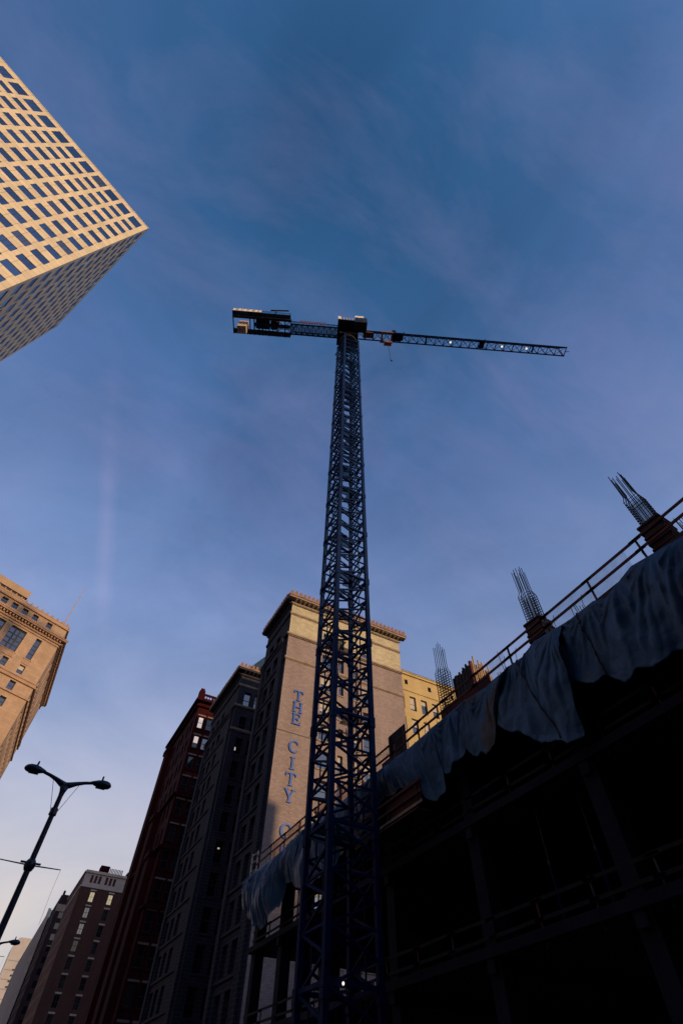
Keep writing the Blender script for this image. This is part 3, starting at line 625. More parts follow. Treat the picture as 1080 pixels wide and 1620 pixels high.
# ------------------------------------------------------------------ red brick building
def red_building():
    X0, Y0, Y1, X1, Ht = 20.2, 110.4, 136.0, 46.0, 67.8
    b = thing('red_brick_building', 'dark red brick building with pierced parapet and two bright windows', 'building', (X0, Y0, 0))
    D = .35
    core(b, [(X0 + D, Y0 + D), (X1, Y0 + D), (X1, Y1), (X0 + D, Y1)], 0, Ht - .5)
    F = Fr(X0, Y0, 0); S = Fr(X0, Y1, -math.pi / 2); W = X1 - X0; L = Y1 - Y0
    cols = [(.75, 1.95), (2.75, 4.15), (5.4, 6.6), (7.4, 8.6)]
    tops = [64.0 - 4.55 * i for i in range(13)]
    hs = [(a, c, t - 2.7, t) for t in tops for a, c in cols]
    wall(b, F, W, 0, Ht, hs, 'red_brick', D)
    for i, h in enumerate(hs):
        window(b, F, h, D, 'sash', 'lit_pink' if i == 0 else ('dim_glass' if i % 5 else 'glass'), 'frame_dark', blind=0)
        if i == 4: fbuild(MB().box(h[0] + .12, h[1] - .12, D - .2, D - .17, h[2] + 1.15, h[3] - .12), 'lit_blind', 'lit_pink', b, F)
    for t in tops:
        band(b, F, .4, 4.6, t + .15, t + .45, .14, 'pale_red' if 'pale_red' in M else 'red_trim', 'lintel_band'); band(b, F, .4, 4.6, t - 3.05, t - 2.75, .18, 'red_trim', 'sill_band')
    for k in (0, 2.35, 4.6): band(b, F, k, k + .35, 0, 65.3, .2, 'red_trim', 'pilaster')
    hs2 = [(a, a + 1.5, t - 2.7, t) for t in tops for a in (2, 5, 8, 12, 15, 19, 22)]
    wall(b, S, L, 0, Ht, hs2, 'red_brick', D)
    for h in hs2: fbuild(MB().quad((h[0], D - .03, h[2]), (h[1], D - .03, h[2]), (h[1], D - .03, h[3]), (h[0], D - .03, h[3])), 'window', 'dim_glass', b, S)
    for z, o in ((66.2, .6), (67.4, 1.1), (46.5, .6), (37.0, .8), (28.0, .5)):
        band(b, F, -o, W, z, z + .45, o, 'red_trim', 'cornice'); band(b, S, 0, L, z, z + .45, o, 'red_trim', 'cornice')
    # oriel bays on the street wall, with bracketed caps
    for u0, z0, z1 in ((1.5, 8, 64.2), (11.0, 8, 45.5), (18.2, 8, 36.5)):
        fbuild(MB().prism([(u0, 0), (u0 + .8, -1.1), (u0 + 4.2, -1.1), (u0 + 5, 0)], z0, z1), 'oriel', 'red_trim', b, S)
        fbuild(MB().prism([(u0 - .2, 0), (u0 + .6, -1.4), (u0 + 4.4, -1.4), (u0 + 5.2, 0)], z1 + .002, z1 + 1.0), 'oriel_cap', 'red_trim', b, S)
    # pierced parapet: rails and posts with gaps
    for G, Q, e in ((F, 12.0, .5), (S, L, 0)):
        band(b, G, -e, Q, Ht + .06, Ht + .6, .5, 'red_trim', 'parapet_base', .0); band(b, G, -e, Q, Ht + 1.35, Ht + 1.75, .5, 'red_trim', 'parapet_rail', -.1)
        n = int(Q / .62)
        for i in range(n):
            wd = .16 if i % 4 else .5
            band(b, G, i * Q / n, i * Q / n + wd, Ht + .602, Ht + 1.348, .42, 'red_trim', 'baluster', -.15)
    MB().box(-.75, .55, -.75, .55, Ht + .1, Ht + 2.3).box(-.55, .35, -.55, .35, Ht + 2.302, Ht + 2.9).build('corner_pedestal', 'red_trim', b)
M['pale_red'] = mat('pale_red', (0.17, 0.12, 0.12), 0.8, 0.2)
red_building()

# ------------------------------------------------------------------ brown brick building down the street
def brown_building():
    X0, Y0, W, L, Ht = 20.16, 253.0, 30.0, 40.0, 71.0
    b = thing('brown_brick_building', 'brown brick building with pale attic band and lit top windows down the street', 'building', (X0, Y0, 0))
    D = .35
    core(b, [(X0 + D, Y0 + D), (X0 + W, Y0 + D), (X0 + W, Y0 + L), (X0 + D, Y0 + L)], 0, Ht - .4)
    F = Fr(X0, Y0, 0); S = Fr(X0, Y0 + L, -math.pi / 2)
    cols = [(4.2, 6.0), (11.2, 13.0), (17.8, 19.6), (23.5, 25.3)]; tops = [64.3 - 4.85 * i for i in range(12)]
    hs = [(a, c, t - 3.2, t) for t in tops for a, c in cols]
    wall(b, F, W, 0, 65.9, hs, 'brown_brick', D)
    sl = [(2.6 + k * 1.55 + (1.1 if k > 2 else 0) + (7.6 if k > 5 else 0), 3.3 + k * 1.55 + (1.1 if k > 2 else 0) + (7.6 if k > 5 else 0), 67.0, 69.3) for k in range(9)]
    wall(b, F, W, 65.9, Ht, sl, 'pale_stone', .25, 'attic_wall')
    for h in sl: fbuild(MB().box(h[0], h[1], .18, .3, h[2], h[3]).box(h[0] - .12, h[0], -.06, 0, h[2], h[3]).box(h[1], h[1] + .12, -.06, 0, h[2], h[3]).box(h[0] - .12, h[1] + .12, -.06, 0, h[3], h[3] + .12), 'attic_panel', 'brown_brick', b, F)
    for i, h in enumerate(hs):
        lit = i < 3 and i != 2
        window(b, F, h, D, 'cross', 'lit_warm' if i in (0, 1) else ('glass' if (i * 5) % 3 else 'dim_glass'), 'frame_pale' if i in (0, 1) else 'frame_dark', fw=.12)
        band(b, F, h[0] - .2, h[1] + .2, h[3] + .25, h[3] + .7, .15, 'pale_stone', 'lintel')
    h = hs[2]
    for z, o in ((65.4, .3), (70.0, .5)): band(b, F, -o, W, z, z + .45, o, 'pale_stone'); band(b, S, 0, L, z, z + .45, o, 'pale_stone')
    hs2 = [(a, a + 1.6, t - 3.2, t) for t in tops for a in (2, 6, 10, 14, 20, 25, 30, 35)]
    wall(b, S, L, 0, Ht, hs2, 'brown_brick', D)
    for i, h in enumerate(hs2): fbuild(MB().quad((h[0], D - .03, h[2]), (h[1], D - .03, h[2]), (h[1], D - .03, h[3]), (h[0], D - .03, h[3])), 'window', 'glass' if i % 3 else 'dim_glass', b, S)
    t = thing('rooftop_unit', 'dark red rooftop plant box beside a louvred screen on the brown brick roof', 'plant box', (X0 + 5.2, Y0 + 3, Ht - .4))
    MB().box(0, 3.6, 0, 4, 1.0, 3.4).build('housing', 'red_trim', t)
    for x in (.2, 3.2, 8.2): MB().box(x, x + .2, .2, .4, 0, 1.0).build('leg', 'frame_dark', t)
    for k in range(9): MB().box(3.9 + k * .6, 4.2 + k * .6, .1, .5, 1.0, 2.9).build('louvre', 'red_trim', t)
    MB().box(3.601, 9.2, .2, .3, .8, .998).build('rail', 'frame_dark', t)
    t = thing('rooftop_unit', 'low dark plant box nearest the red building on the brown brick roof', 'plant box', (X0 + 16.2, Y0 + 3, Ht - .4))
    MB().box(0, 5.2, 0, 4, .6, 2.6).build('housing', 'red_trim', t); MB().box(.3, 4.9, .3, 3.7, 0, .6).build('base', 'frame_dark', t)
brown_building()

# ------------------------------------------------------------------ far buildings
def far_buildings():
    # dark brown block
    X0, Y0, W, L, Ht = 19.4, 338.0, 26.0, 34.0, 82.0
    b = thing('dark_brick_block', 'dark brick block with stepped roof just behind the brown building', 'building', (X0, Y0, 0))
    F = Fr(X0, Y0, 0); S = Fr(X0, Y0 + L, -math.pi / 2)
    core(b, [(X0 + .3, Y0 + .3), (X0 + W, Y0 + .3), (X0 + W, Y0 + L), (X0 + .3, Y0 + L)], 0, Ht - .3)
    hs = [(2 + 4 * k, 4 + 4 * k, z, z + 2.4) for k in range(6) for z in [73 - 4.2 * i for i in range(13)]]
    wall(b, F, W, 0, Ht, hs, 'dark_brick', .3)
    for h in hs: fbuild(MB().quad((h[0], .27, h[2]), (h[1], .27, h[2]), (h[1], .27, h[3]), (h[0], .27, h[3])), 'window', 'dim_glass', b, F)
    band(b, F, -.3, W, 75.6, 78.4, .12, 'trim_stone', 'frieze')
    hs = [(2 + 4 * k, 4 + 4 * k, z, z + 2.4) for k in range(8) for z in [77 - 4.2 * i for i in range(14)]]
    wall(b, S, L, 0, Ht, hs, 'dark_brick', .3)
    for h in hs: fbuild(MB().quad((h[0], .27, h[2]), (h[1], .27, h[2]), (h[1], .27, h[3]), (h[0], .27, h[3])), 'window', 'glass', b, S)
    MB().box(.5, 1.5, 1, 3, Ht - .3, Ht + 2.2).build('chimney', 'dark_brick', b); MB().box(1.5, 16, 1, 20, Ht - .3, Ht + .6).build('roof', 'red_trim', b)
    # glass curtain wall building
    X0, Y0, W, L, Ht = 18.4, 376.0, 30.0, 150.0, 84.0
    b = thing('glass_office_block', 'long blue glass office block with pale mullions receding down the street', 'building', (X0, Y0, 0))
    core(b, [(X0 + .2, Y0 + .2), (X0 + W, Y0 + .2), (X0 + W, Y0 + L), (X0 + .2, Y0 + L)], 0, Ht - .3)
    S = Fr(X0, Y0 + L, -math.pi / 2); F = Fr(X0, Y0, 0)
    for G, Q in ((S, L), (F, W)):
        nr, nc = 20, int(Q / 5)
        for r in range(nr):
            pm = MB()
            z0, z1 = r * Ht / nr, (r + 1) * Ht / nr
            for c in range(nc): pm.quad((c * Q / nc + .08, .05, z0 + .7), ((c + 1) * Q / nc - .08, .05, z0 + .7), ((c + 1) * Q / nc - .08, .05, z1), (c * Q / nc + .08, .05, z1))
            fbuild(pm, 'glazing', 'curtain_glass', b, G)
            band(b, G, 0, Q, z0, z0 + .68, .05, 'crane_deck', 'spandrel', .15)
        mm = MB()
        for c in range(nc + 1): mm.box(c * Q / nc - .07, c * Q / nc + .07, -.25, -.052, 0, Ht)
        fbuild(mm, 'mullions', 'pale_stone' if G is S else 'frame_dark', b, G)
    band(b, F, -.8, .6, 0, Ht + .4, .9, 'pale_stone', 'corner_fin', -.3)
    # pale rounded tower
    X0, Y0 = 13.0, 640.0
    b = thing('pale_round_tower', 'hazy pale tower with rounded shoulders far down the street', 'tower', (X0, Y0, 0))
    prof = []
    Wd, Ht = 17.0, 120.0
    pts = [(0, 0), (Wd, 0), (Wd, Ht - 7)] + [(Wd - 5 + 5 * math.cos(R(t)), Ht - 7 + 7 * math.sin(R(t))) for t in range(15, 91, 15)] + [(5 + 5 * math.cos(R(t)), Ht - 7 + 7 * math.sin(R(t))) for t in range(90, 181, 15)]
    mb = MB(); n = len(pts); mb.v = [(x, 0, z) for x, z in pts] + [(x, 30, z) for x, z in pts]
    mb.f = [tuple(range(n)), tuple(n + k for k in reversed(range(n)))] + [(k, n + k, n + (k + 1) % n, (k + 1) % n) for k in range(n)]
    mb.build('shaft', 'far_stone', b)
    for r in range(16): MB().box(1.2, Wd - 1.2, -.15, -.01, 104 - 6.0 * r, 104.6 - 6.0 * r).build('floor_band', 'far_band', b)
    for r in range(4):
        for x in (7.4, 10.8): MB().box(x, x + 2.2, -.2, -.02, 98 - 3.6 * r, 99.2 - 3.6 * r).build('window', 'frame_dark', b)
far_buildings()

# ------------------------------------------------------------------ unseen blocks added behind the camera to shade the street
def added_rear_blocks():
    for X0, W, Ht, Y0, L, lab in ((-120, 118, 58.0, -230.0, 30.0, 'unseen broad brick block added far behind the viewer for shade'), (4, 150, 58.5, -230.0, 30.0, 'unseen long stone block added far behind the viewer to shade the street'),
                               (156, 150, 58.5, -230.0, 30.0, 'second unseen long stone block added far behind the viewer to shade the street'), (-84, 102, 60.0, -64.0, 34.0, 'unseen stone block added right behind the viewer to cut skylight')):
        b = thing('added_shade_block', lab, 'building', (X0, Y0, 0))
        F = Fr(X0 + W, Y0 + L, math.pi)
        core(b, [(X0, Y0), (X0 + W, Y0), (X0 + W, Y0 + L - .4), (X0, Y0 + L - .4)], 0, Ht - .2)
        nc = int(W / 4.5); hs = [(1.2 + k * 4.5, 3.4 + k * 4.5, z, z + 2.2) for k in range(nc) for z in [4 + 3.9 * i for i in range(13)]]
        wall(b, F, W, 0, Ht, hs, 'brown_brick' if X0 < 0 else 'tan_stone', .4)
        mb = MB()
        for h in hs: mb.quad((h[0], .37, h[2]), (h[1], .37, h[2]), (h[1], .37, h[3]), (h[0], .37, h[3]))
        stuff(fbuild(mb, 'windows', 'glass', b, F))
        band(b, F, -.4, W + .4, Ht - 1, Ht - .3, .5, 'trim_stone', 'cornice')
added_rear_blocks()
def added_side_blocks():
    # unseen blocks added left of the street and behind the club to block light
    b = thing('added_corner_block', 'unseen brick corner block added left of the viewer to cut skylight', 'building', (-60, -27, 0))
    core(b, [(-60, -27), (-24.4, -27), (-24.4, 9.6), (-60, 9.6)], 0, 41.8)
    F = Fr(-24, -27, math.pi / 2)
    hs = [(1.5 + 4.4 * k, 3.7 + 4.4 * k, 3 + 3.8 * r, 5.2 + 3.8 * r) for k in range(8) for r in range(10)]
    wall(b, F, 36.6, 0, 42, hs, 'brown_brick', .38)
    for h in hs: fbuild(MB().quad((h[0], .35, h[2]), (h[1], .35, h[2]), (h[1], .35, h[3]), (h[0], .35, h[3])), 'window', 'glass', b, F)
    band(b, F, -.2, 36.8, 41, 41.6, .5, 'trim_stone', 'cornice')
    b = thing('added_corner_block', 'unseen low brick block added on the left side of the street to cut skylight', 'building', (-30, 62, 0))
    core(b, [(-30, 62), (-19.4, 62), (-19.4, 100), (-30, 100)], 0, 39.8)
    F = Fr(-19, 62, math.pi / 2)
    hs = [(1.5 + 4.4 * k, 3.7 + 4.4 * k, 3 + 3.8 * r, 5.2 + 3.8 * r) for k in range(8) for r in range(9)]
    wall(b, F, 38, 0, 40, hs, 'dark_brick', .38)
    for h in hs: fbuild(MB().quad((h[0], .35, h[2]), (h[1], .35, h[2]), (h[1], .35, h[3]), (h[0], .35, h[3])), 'window', 'dim_glass', b, F)
    band(b, F, -.2, 38.2, 39, 39.6, .5, 'trim_stone', 'cornice')
    b = thing('added_slab_tower', 'unseen plain slab added behind the club building to shade the brown building', 'building', (40, 150, 0))  # added out of view, keeps the sun off the brown building
    core(b, [(40, 150.4), (115, 150.4), (115, 190), (40, 190)], 0, 88)
    F = Fr(40, 150, 0); hs = [(1 + 5 * k, 4 + 5 * k, 4 + 4 * r, 6.2 + 4 * r) for k in range(15) for r in range(20)]
    wall(b, F, 75, 0, 88, hs, 'pale_stone', .38)
    mb = MB()
    for h in hs: mb.quad((h[0], .35, h[2]), (h[1], .35, h[2]), (h[1], .35, h[3]), (h[0], .35, h[3]))
    stuff(fbuild(mb, 'windows', 'glass', b, F))
    b = thing('added_slab_tower', 'unseen taller stone slab added behind the club building to shade the dark brick block', 'building', (70, 196, 0))
    core(b, [(70, 196.4), (150, 196.4), (150, 230), (70, 230)], 0, 110)
    F = Fr(70, 196, 0); hs = [(1 + 5 * k, 4 + 5 * k, 4 + 4 * r, 6.2 + 4 * r) for k in range(16) for r in range(25)]
    wall(b, F, 80, 0, 110, hs, 'pale_stone', .38)
    mb = MB()
    for h in hs: mb.quad((h[0], .35, h[2]), (h[1], .35, h[2]), (h[1], .35, h[3]), (h[0], .35, h[3]))
    stuff(fbuild(mb, 'windows', 'glass', b, F))
added_side_blocks()

# ------------------------------------------------------------------ street lamps in the median
def street_lamp(x, y, label, arm_z=6.92):
    t = thing('street_lamp', label, 'street lamp', (x, y, .14), 0, 'twin-arm street lamps in the median')
    MB().tube([(0, 0, 0), (0, 0, .35), (0, 0, .4), (0, 0, .9)], [.24, .24, .17, .145], 14).build('base', 'lamp_metal', t, smooth=True)
    MB().tube([(0, 0, .9), (0, 0, 5), (0, 0, 8.95), (0, 0, 9.1), (0, 0, 9.25)], [.12, .1, .078, .1, .15], 14).build('pole', 'lamp_metal', t, smooth=True)
    MB().tube([(0, 0, 8.35), (0, 0, 8.55)], [.125, .115], 14).build('collar', 'lamp_metal', t)
    for s in (-1, 1):
        pts = [(-s * .05, 0, 9.27), (s * .14, 0, 9.33), (s * .36, 0, 9.43), (s * .6, 0, 9.51), (s * .82, 0, 9.56)]
        MB().tube(pts, [.115, .1, .068, .052, .05], 12).build('arm', 'lamp_metal', t, smooth=True)
        hd = MB()
        prof = [(-.02, .055), (.06, .085), (.2, .145), (.35, .18), (.5, .175), (.61, .135), (.67, .065), (.685, .01)]
        nseg = 16; base = 0
        for (px, r) in prof:
            for j in range(nseg):
                a = 2 * math.pi * j / nseg
                hd.v.append((s * (.8 + px), r * math.cos(a), 9.57 + r * math.sin(a) * (.62 if math.sin(a) < 0 else .85)))
        for k in range(len(prof) - 1):
            for j in range(nseg): hd.f.append((k * nseg + j, k * nseg + (j + 1) % nseg, (k + 1) * nseg + (j + 1) % nseg, (k + 1) * nseg + j))
        hd.f += [tuple(range(nseg)), tuple((len(prof) - 1) * nseg + j for j in reversed(range(nseg)))]
        h = hd.build('lamp_head', 'lamp_metal', t, smooth=True)
        MB().tube([(s * 1.12, 0, 9.68), (s * 1.12, 0, 9.8), (s * 1.12, 0, 9.86)], [.032, .034, .025], 8).build('photocell', 'lamp_metal', h)
        MB().box(min(s * .98, s * 1.3), max(s * .98, s * 1.3), -.09, .09, 9.455, 9.468).build('lens', 'frame_dark', h)
        MB().tube([(s * .1, 0, 8.45), (s * .44, 0, 9.40)], .009, 6).build('stay_rod', 'lamp_metal', t)
        MB().tube([(s * .08, 0, arm_z), (s * .92, 0, arm_z + .02)], [.02, .014], 6).build('banner_arm', 'lamp_metal', t)
        MB().tube([(s * .1, 0, arm_z + .06), (s * .3, 0, arm_z + .06)], .03, 6).build('banner_bracket', 'lamp_metal', t)
        MB().tube([(s * .92, 0, arm_z + .02), (s * .90, 0, arm_z - .5), (s * .92, 0, arm_z - 1.35)], .004, 5).build('banner_cord', 'lamp_metal', t)
    MB().tube([(0, 0, arm_z - .14), (0, 0, arm_z - .05), (0, 0, arm_z + .07), (0, 0, arm_z + .15)], [.12, .16, .16, .11], 12).build('banner_clamp', 'lamp_metal', t, smooth=True)
street_lamp(-.05, 20.5, 'tall dark twin-arm street lamp with banner arms, the nearer one at lower left')
street_lamp(-.2, 45.4, 'farther twin-arm street lamp with only its head showing at the left edge', 8.85)

# ------------------------------------------------------------------ tower crane
def tower_crane():
    CX, CY = 12.44, 23.4
    c = thing('tower_crane', 'blue lattice tower crane with flat jib rising above the construction site', 'crane', (CX, CY, 0))
    h, P, SEC, LW = 1.2, 5.5 / 3, 5.5, .25
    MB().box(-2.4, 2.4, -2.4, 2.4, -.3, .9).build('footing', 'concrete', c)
    legm = MB().box(-LW / 2, LW / 2, -LW / 2, LW / 2, 0, SEC - .02).box(-LW / 2 - .035, LW / 2 + .035, -LW / 2 - .035, LW / 2 + .035, SEC - .3, SEC - .02).box(-LW / 2 - .035, LW / 2 + .035, -LW / 2 - .035, LW / 2 + .035, 0, .28).mesh('leg', 'crane_blue')
    i = h - LW / 2
    up = MB().beam((-i, 0, 0), (i, 0, P / 2), .10, .10).mesh('brace', 'crane_blue')
    dn = MB().beam((i, 0, P / 2), (-i, 0, P), .10, .10).mesh('brace', 'crane_blue')
    hz = MB().beam((-i, 0, 0), (i, 0, 0), .09, .09).mesh('tie', 'crane_blue')
    post = MB().beam((-.1, 0, 0), (-.1, 0, P * .52), .06, .06).mesh('sub_strut', 'crane_blue')
    ring = MB()
    for a, b_ in (((-h, -h), (h, -h)), ((h, -h), (h, h)), ((h, h), (-h, h)), ((-h, h), (-h, -h))):
        d = Vector((b_[0] - a[0], b_[1] - a[1])).normalized() * LW / 2
        ring.beam((a[0] + d.x, a[1] + d.y, .16), (b_[0] - d.x, b_[1] - d.y, .16), .13, .16)
    ringm = ring.mesh('mast_section', 'crane_blue')
    plat = MB()
    plat.box(-.95, .1, -.2, .95, 0, .05).box(.1, .95, .35, .95, 0, .05)
    plat.beam((-1.05, -.97, .02), (1.05, -.97, .02), .07, .1).beam((-1.05, .97, .02), (1.05, .97, .02), .07, .1)
    platm = plat.mesh('platform', netmat('mast_grating', (.02, .085, .19), .6))
    lad = MB()
    lad.beam((.25, -.55, 0), (.25, .0, 5.4), .04).beam((.65, -.55, 0), (.65, .0, 5.4), .04)
    for k in range(18): lad.beam((.25, -.55 + .55 * k / 18, .3 * k + .15), (.65, -.55 + .55 * k / 18, .3 * k + .15), .025)
    for k in range(4): lad.tube([(.2, -.55 + .12 * k, 1.2 + k * 1.1), (.1, -1.0 + .12 * k, 1.2 + k * 1.1), (.45, -1.2 + .12 * k, 1.2 + k * 1.1), (.8, -1.0 + .12 * k, 1.2 + k * 1.1), (.7, -.55 + .12 * k, 1.2 + k * 1.1)], .018, 5)
    ladm = lad.mesh('ladder', 'crane_blue')
    nb = 0
    for sct in range(15):
        z = sct * SEC
        s = put('mast_section', ringm, c, (0, 0, z))
        for sx, sy in ((-1, -1), (1, -1), (1, 1), (-1, 1)): put('leg', legm, s, (sx * h, sy * h, 0))
        far = sct >= 12
        fm = MB()
        for f in range(4):
            rot = f * math.pi / 2; ca, sa = math.cos(rot), math.sin(rot); pos = (sa * h, -ca * h)
            for k in range(3):
                zz = k * P + .08
                if far:
                    for a, b_ in (((-i, 0), (i, P / 2)), ((i, P / 2), (-i, P))):
                        fm.beam((a[0] * ca + pos[0], a[0] * sa + pos[1], zz + a[1]), (b_[0] * ca + pos[0], b_[0] * sa + pos[1], zz + b_[1]), .10, .10)
                    pass
                else:
                    flip = f % 2
                    put('brace', up, s, (pos[0], pos[1], zz), rot); put('brace', dn, s, (pos[0], pos[1], zz), rot)
                    if k: put('tie', hz, s, (pos[0], pos[1], zz), rot)
                    if f in (1, 3): put('sub_strut', post, s, (pos[0], pos[1], zz + P * .24), rot)
        if far: stuff(fm.build('lacing', 'crane_blue', s))
        put('platform', platm, s, (0, 0, .3), (sct % 2) * math.pi); put('ladder', ladm, s, (0, 0, .1), (sct % 2) * math.pi)
    MB().tube([(-.35, .95, .5), (-.33, .93, 40), (-.35, .95, 82)], .035, 6).build('power_cable', 'crane_dark', c)
    # --- slewing part, turned with the jib
    rot = math.atan2(-.407, .914)
    def S(mb, name, m, smooth=False): return mb.build(name, m, c, (0, 0, 0), rot, smooth)
    S(MB().tube([(0, 0, 82.5), (0, 0, 83.3)], 1.45, 24), 'slewing_ring', 'crane_dark')
    S(MB().box(-1.55, 1.55, -1.55, 1.55, 83.3, 84.3).beam((-1.3, -1.3, 84.3), (-1.05, -1.05, 88), .26).beam((1.3, -1.3, 84.3), (1.05, -1.05, 88), .26).beam((1.3, 1.3, 84.3), (1.05, 1.05, 88), .26).beam((-1.3, 1.3, 84.3), (-1.05, 1.05, 88), .26), 'slewing_frame', 'crane_dark')
    S(MB().box(-1.1, 1.1, -1.1, 1.1, 88, 90.6).beam((-1.9, 1.6, 81.6), (-1.2, 1.0, 83.6), .2), 'tower_head', 'crane_dark')
    pl = S(MB().box(-1.9, .9, -3.35, .85, 84.32, 84.5), 'machine_deck', 'crane_dark')
    for x0 in (-1.9, .6): MB().box(x0, x0 + .28, -3.3, .8, 84.1, 84.318).build('deck_beam', 'crane_blue', pl)
    cb = S(MB().box(.92, 2.85, -3.35, -1.65, 83.8, 86.2), 'operator_cab', 'crane_dark')
    MB().box(1.0, 2.1, -3.40, -3.352, 84.5, 86.1).build('cab_window', 'glass', cb); MB().box(.85, 2.3, -3.42, -3.355, 86.0, 86.9).build('cab_sign', 'crane_white', cb); MB().box(2.852, 2.9, -3.2, -1.8, 84.3, 86.0).build('cab_window', 'glass', cb)
    S(MB().box(-1.9, -1.45, -3.4, -3.352, 84.55, 86.0).box(-1.9, -1.5, -3.3, -2.9, 86.002, 86.3), 'electric_box', 'crane_white')
    dr = MB()
    for x in [-1.85 + .46 * k for k in range(6)]: dr.beam((x, -3.32, 84.5), (x, -3.32, 85.6), .05)
    dr.beam((-1.4, -3.32, 85.6), (.85, -3.32, 85.6), .05).beam((-1.4, -3.32, 85.05), (.85, -3.32, 85.05), .04)
    S(dr, 'deck_rail', 'crane_white')
    # jib: three chords and lacing
    JZ, T = 88.0, 1.75
    for y in (-.74, .74): S(MB().box(1.0, 38.3, y - .09, y + .09, JZ, JZ + .2), 'jib_lower_chord', 'crane_blue')
    S(MB().box(1.0, 37.6, -.09, .09, JZ + T, JZ + T + .2), 'jib_upper_chord', 'crane_blue')
    lc = MB(); n = 24; st = 36.6 / n
    for k in range(n):
        x = 1.4 + k * st
        lc.beam((x, -.65, JZ + .1), (x, .65, JZ + .1), .09)
        lc.beam((x, -.65, JZ + .1), (x + st, .65, JZ + .1), .06); lc.beam((x, .65, JZ + .1), (x + st, -.65, JZ + .1), .06)
        for s_ in (-1, 1): lc.beam((x, s_ * .74, JZ + .2), (x + st / 2, 0, JZ + T), .07); lc.beam((x + st / 2, 0, JZ + T), (x + st, s_ * .74, JZ + .2), .07)
    lc.beam((38.2, -.65, JZ + .1), (38.2, .65, JZ + .1), .12).beam((38.2, -.7, JZ + .15), (37.6, 0, JZ + T), .09).beam((38.2, .7, JZ + .15), (37.6, 0, JZ + T), .09).beam((38.3, 0, JZ + .1), (39.0, 0, JZ + .4), .09)
    stuff(S(lc, 'jib_lacing', 'crane_blue'))
    for x in (8.6, 13.6, 23.4, 32.5):
        wdt = .9 if x in (8.6, 23.4) else .25
        S(MB().box(x - wdt / 2, x + wdt / 2, -.64, .64, JZ + .21, JZ + .4), 'jib_joint_frame', 'crane_blue')
    S(MB().box(7.6, 9.6, -.55, .55, JZ + .42, JZ + 1.3).tube([(7.9, -.9, JZ + 1), (7.9, .9, JZ + 1)], .35, 12), 'trolley_winch', 'crane_blue')
    for x in (17.84, 26.9, 31.25):
        fl = S(MB().tube([(x, -.05, JZ + .05), (x, -.05, JZ - .06)], [.2, .26], 14), 'floodlight', 'crane_dark'); MB().tube([(x, -.05, JZ - .062), (x, -.05, JZ - .10)], .2, 14).build('lamp_face', 'lamp_glow', fl)
    for x, zt in ((10.0, 1.2), (24.6, 1.0)): S(MB().beam((x, 0, JZ + T + .2), (x, 0, JZ + T + .2 + zt), .05).box(x - .1, x + .1, -.1, .1, JZ + T + .2 + zt, JZ + T + .4 + zt), 'jib_mast_light', 'crane_dark')
    # trolley, hoist ropes and hook block
    tr = S(MB().box(5.6, 7.8, -.95, -.82, JZ - .35, JZ + .1).box(5.6, 7.8, .82, .95, JZ - .35, JZ + .1).box(5.7, 6.0, -.82, .82, JZ - .3, JZ - .12).box(7.4, 7.7, -.82, .82, JZ - .3, JZ - .12), 'trolley', 'crane_red')
    MB().beam((6.3, -.15, JZ - .3), (6.6, -.05, 85.1), .03).beam((7.1, .15, JZ - .3), (6.8, .05, 85.1), .03).build('hoist_rope', 'steel', tr)
    hb = S(MB().box(6.25, 7.15, -.3, .3, 84.3, 85.1).tube([(6.3, -.35, 84.7), (6.3, .35, 84.7)], .3, 12).tube([(7.1, -.35, 84.7), (7.1, .35, 84.7)], .3, 12), 'hook_block', 'crane_red')
    MB().tube([(6.7, 0, 84.3), (6.72, 0, 80), (6.7, 0, 76.9)], .035, 6).build('chain_sling', 'steel', hb); MB().tube([(6.7, 0, 76.9), (6.7, 0, 76.6), (6.86, 0, 76.42), (6.98, 0, 76.56)], [.08, .1, .1, .06], 8).build('hook', 'steel', hb)
    S(MB().box(2.6, 4.4, -.5, .5, JZ + .25, JZ + .95), 'hoist_guard', 'crane_red')
    # counter-jib neck
    for y in (-.85, .85): S(MB().box(-10.0, -1.0, y - .1, y + .1, JZ, JZ + .22), 'counter_jib_chord', 'crane_blue')
    S(MB().box(-10.0, -1.1, -.75, .75, JZ + .24, JZ + .28), 'walkway_grating', netmat('grating', (.03, .08, .16), .45))
    lc = MB(); n = 9; st = 8.6 / n
    for k in range(n):
        x = -9.9 + k * st
        lc.beam((x, -.75, JZ + .1), (x, .75, JZ + .1), .09).beam((x, -.75, JZ + .1), (x + st, .75, JZ + .1), .07).beam((x, .75, JZ + .1), (x + st, -.75, JZ + .1), .07)
        for s_ in (-1, 1): lc.beam((x, s_ * .85, JZ + .22), (x + st / 2, s_ * .85, JZ + 1.5), .07).beam((x + st / 2, s_ * .85, JZ + 1.5), (x + st, s_ * .85, JZ + .22), .07)
    for s_ in (-1, 1): lc.beam((-9.9, s_ * .85, JZ + 1.5), (-1.1, s_ * .85, JZ + 1.5), .12)
    stuff(S(lc, 'counter_jib_lacing', 'crane_blue'))
    rr = MB()
    for k in range(14): rr.beam((-8.6 + k * .36, -1.05, JZ + .3), (-8.6 + k * .36, -1.05, JZ + 1.6), .07)
    rr.beam((-8.6, -1.05, JZ + 1.6), (-3.9, -1.05, JZ + 1.6), .09).beam((-8.6, -1.05, JZ + .95), (-3.9, -1.05, JZ + .95), .07)
    S(rr, 'red_handrail', 'crane_red')
    # counter-jib end platform
    for y in (-1.38, .86): S(MB().box(-19.8, -9.8, y - .2, y + .2, JZ - .1, JZ + .42), 'ballast_girder', 'crane_dark')
    for y0, y1 in ((-2.25, -1.60), (1.08, 1.55)): S(MB().box(-19.8, -9.95, y0, y1, JZ + .3, JZ + .36), 'side_walkway', 'crane_deck')
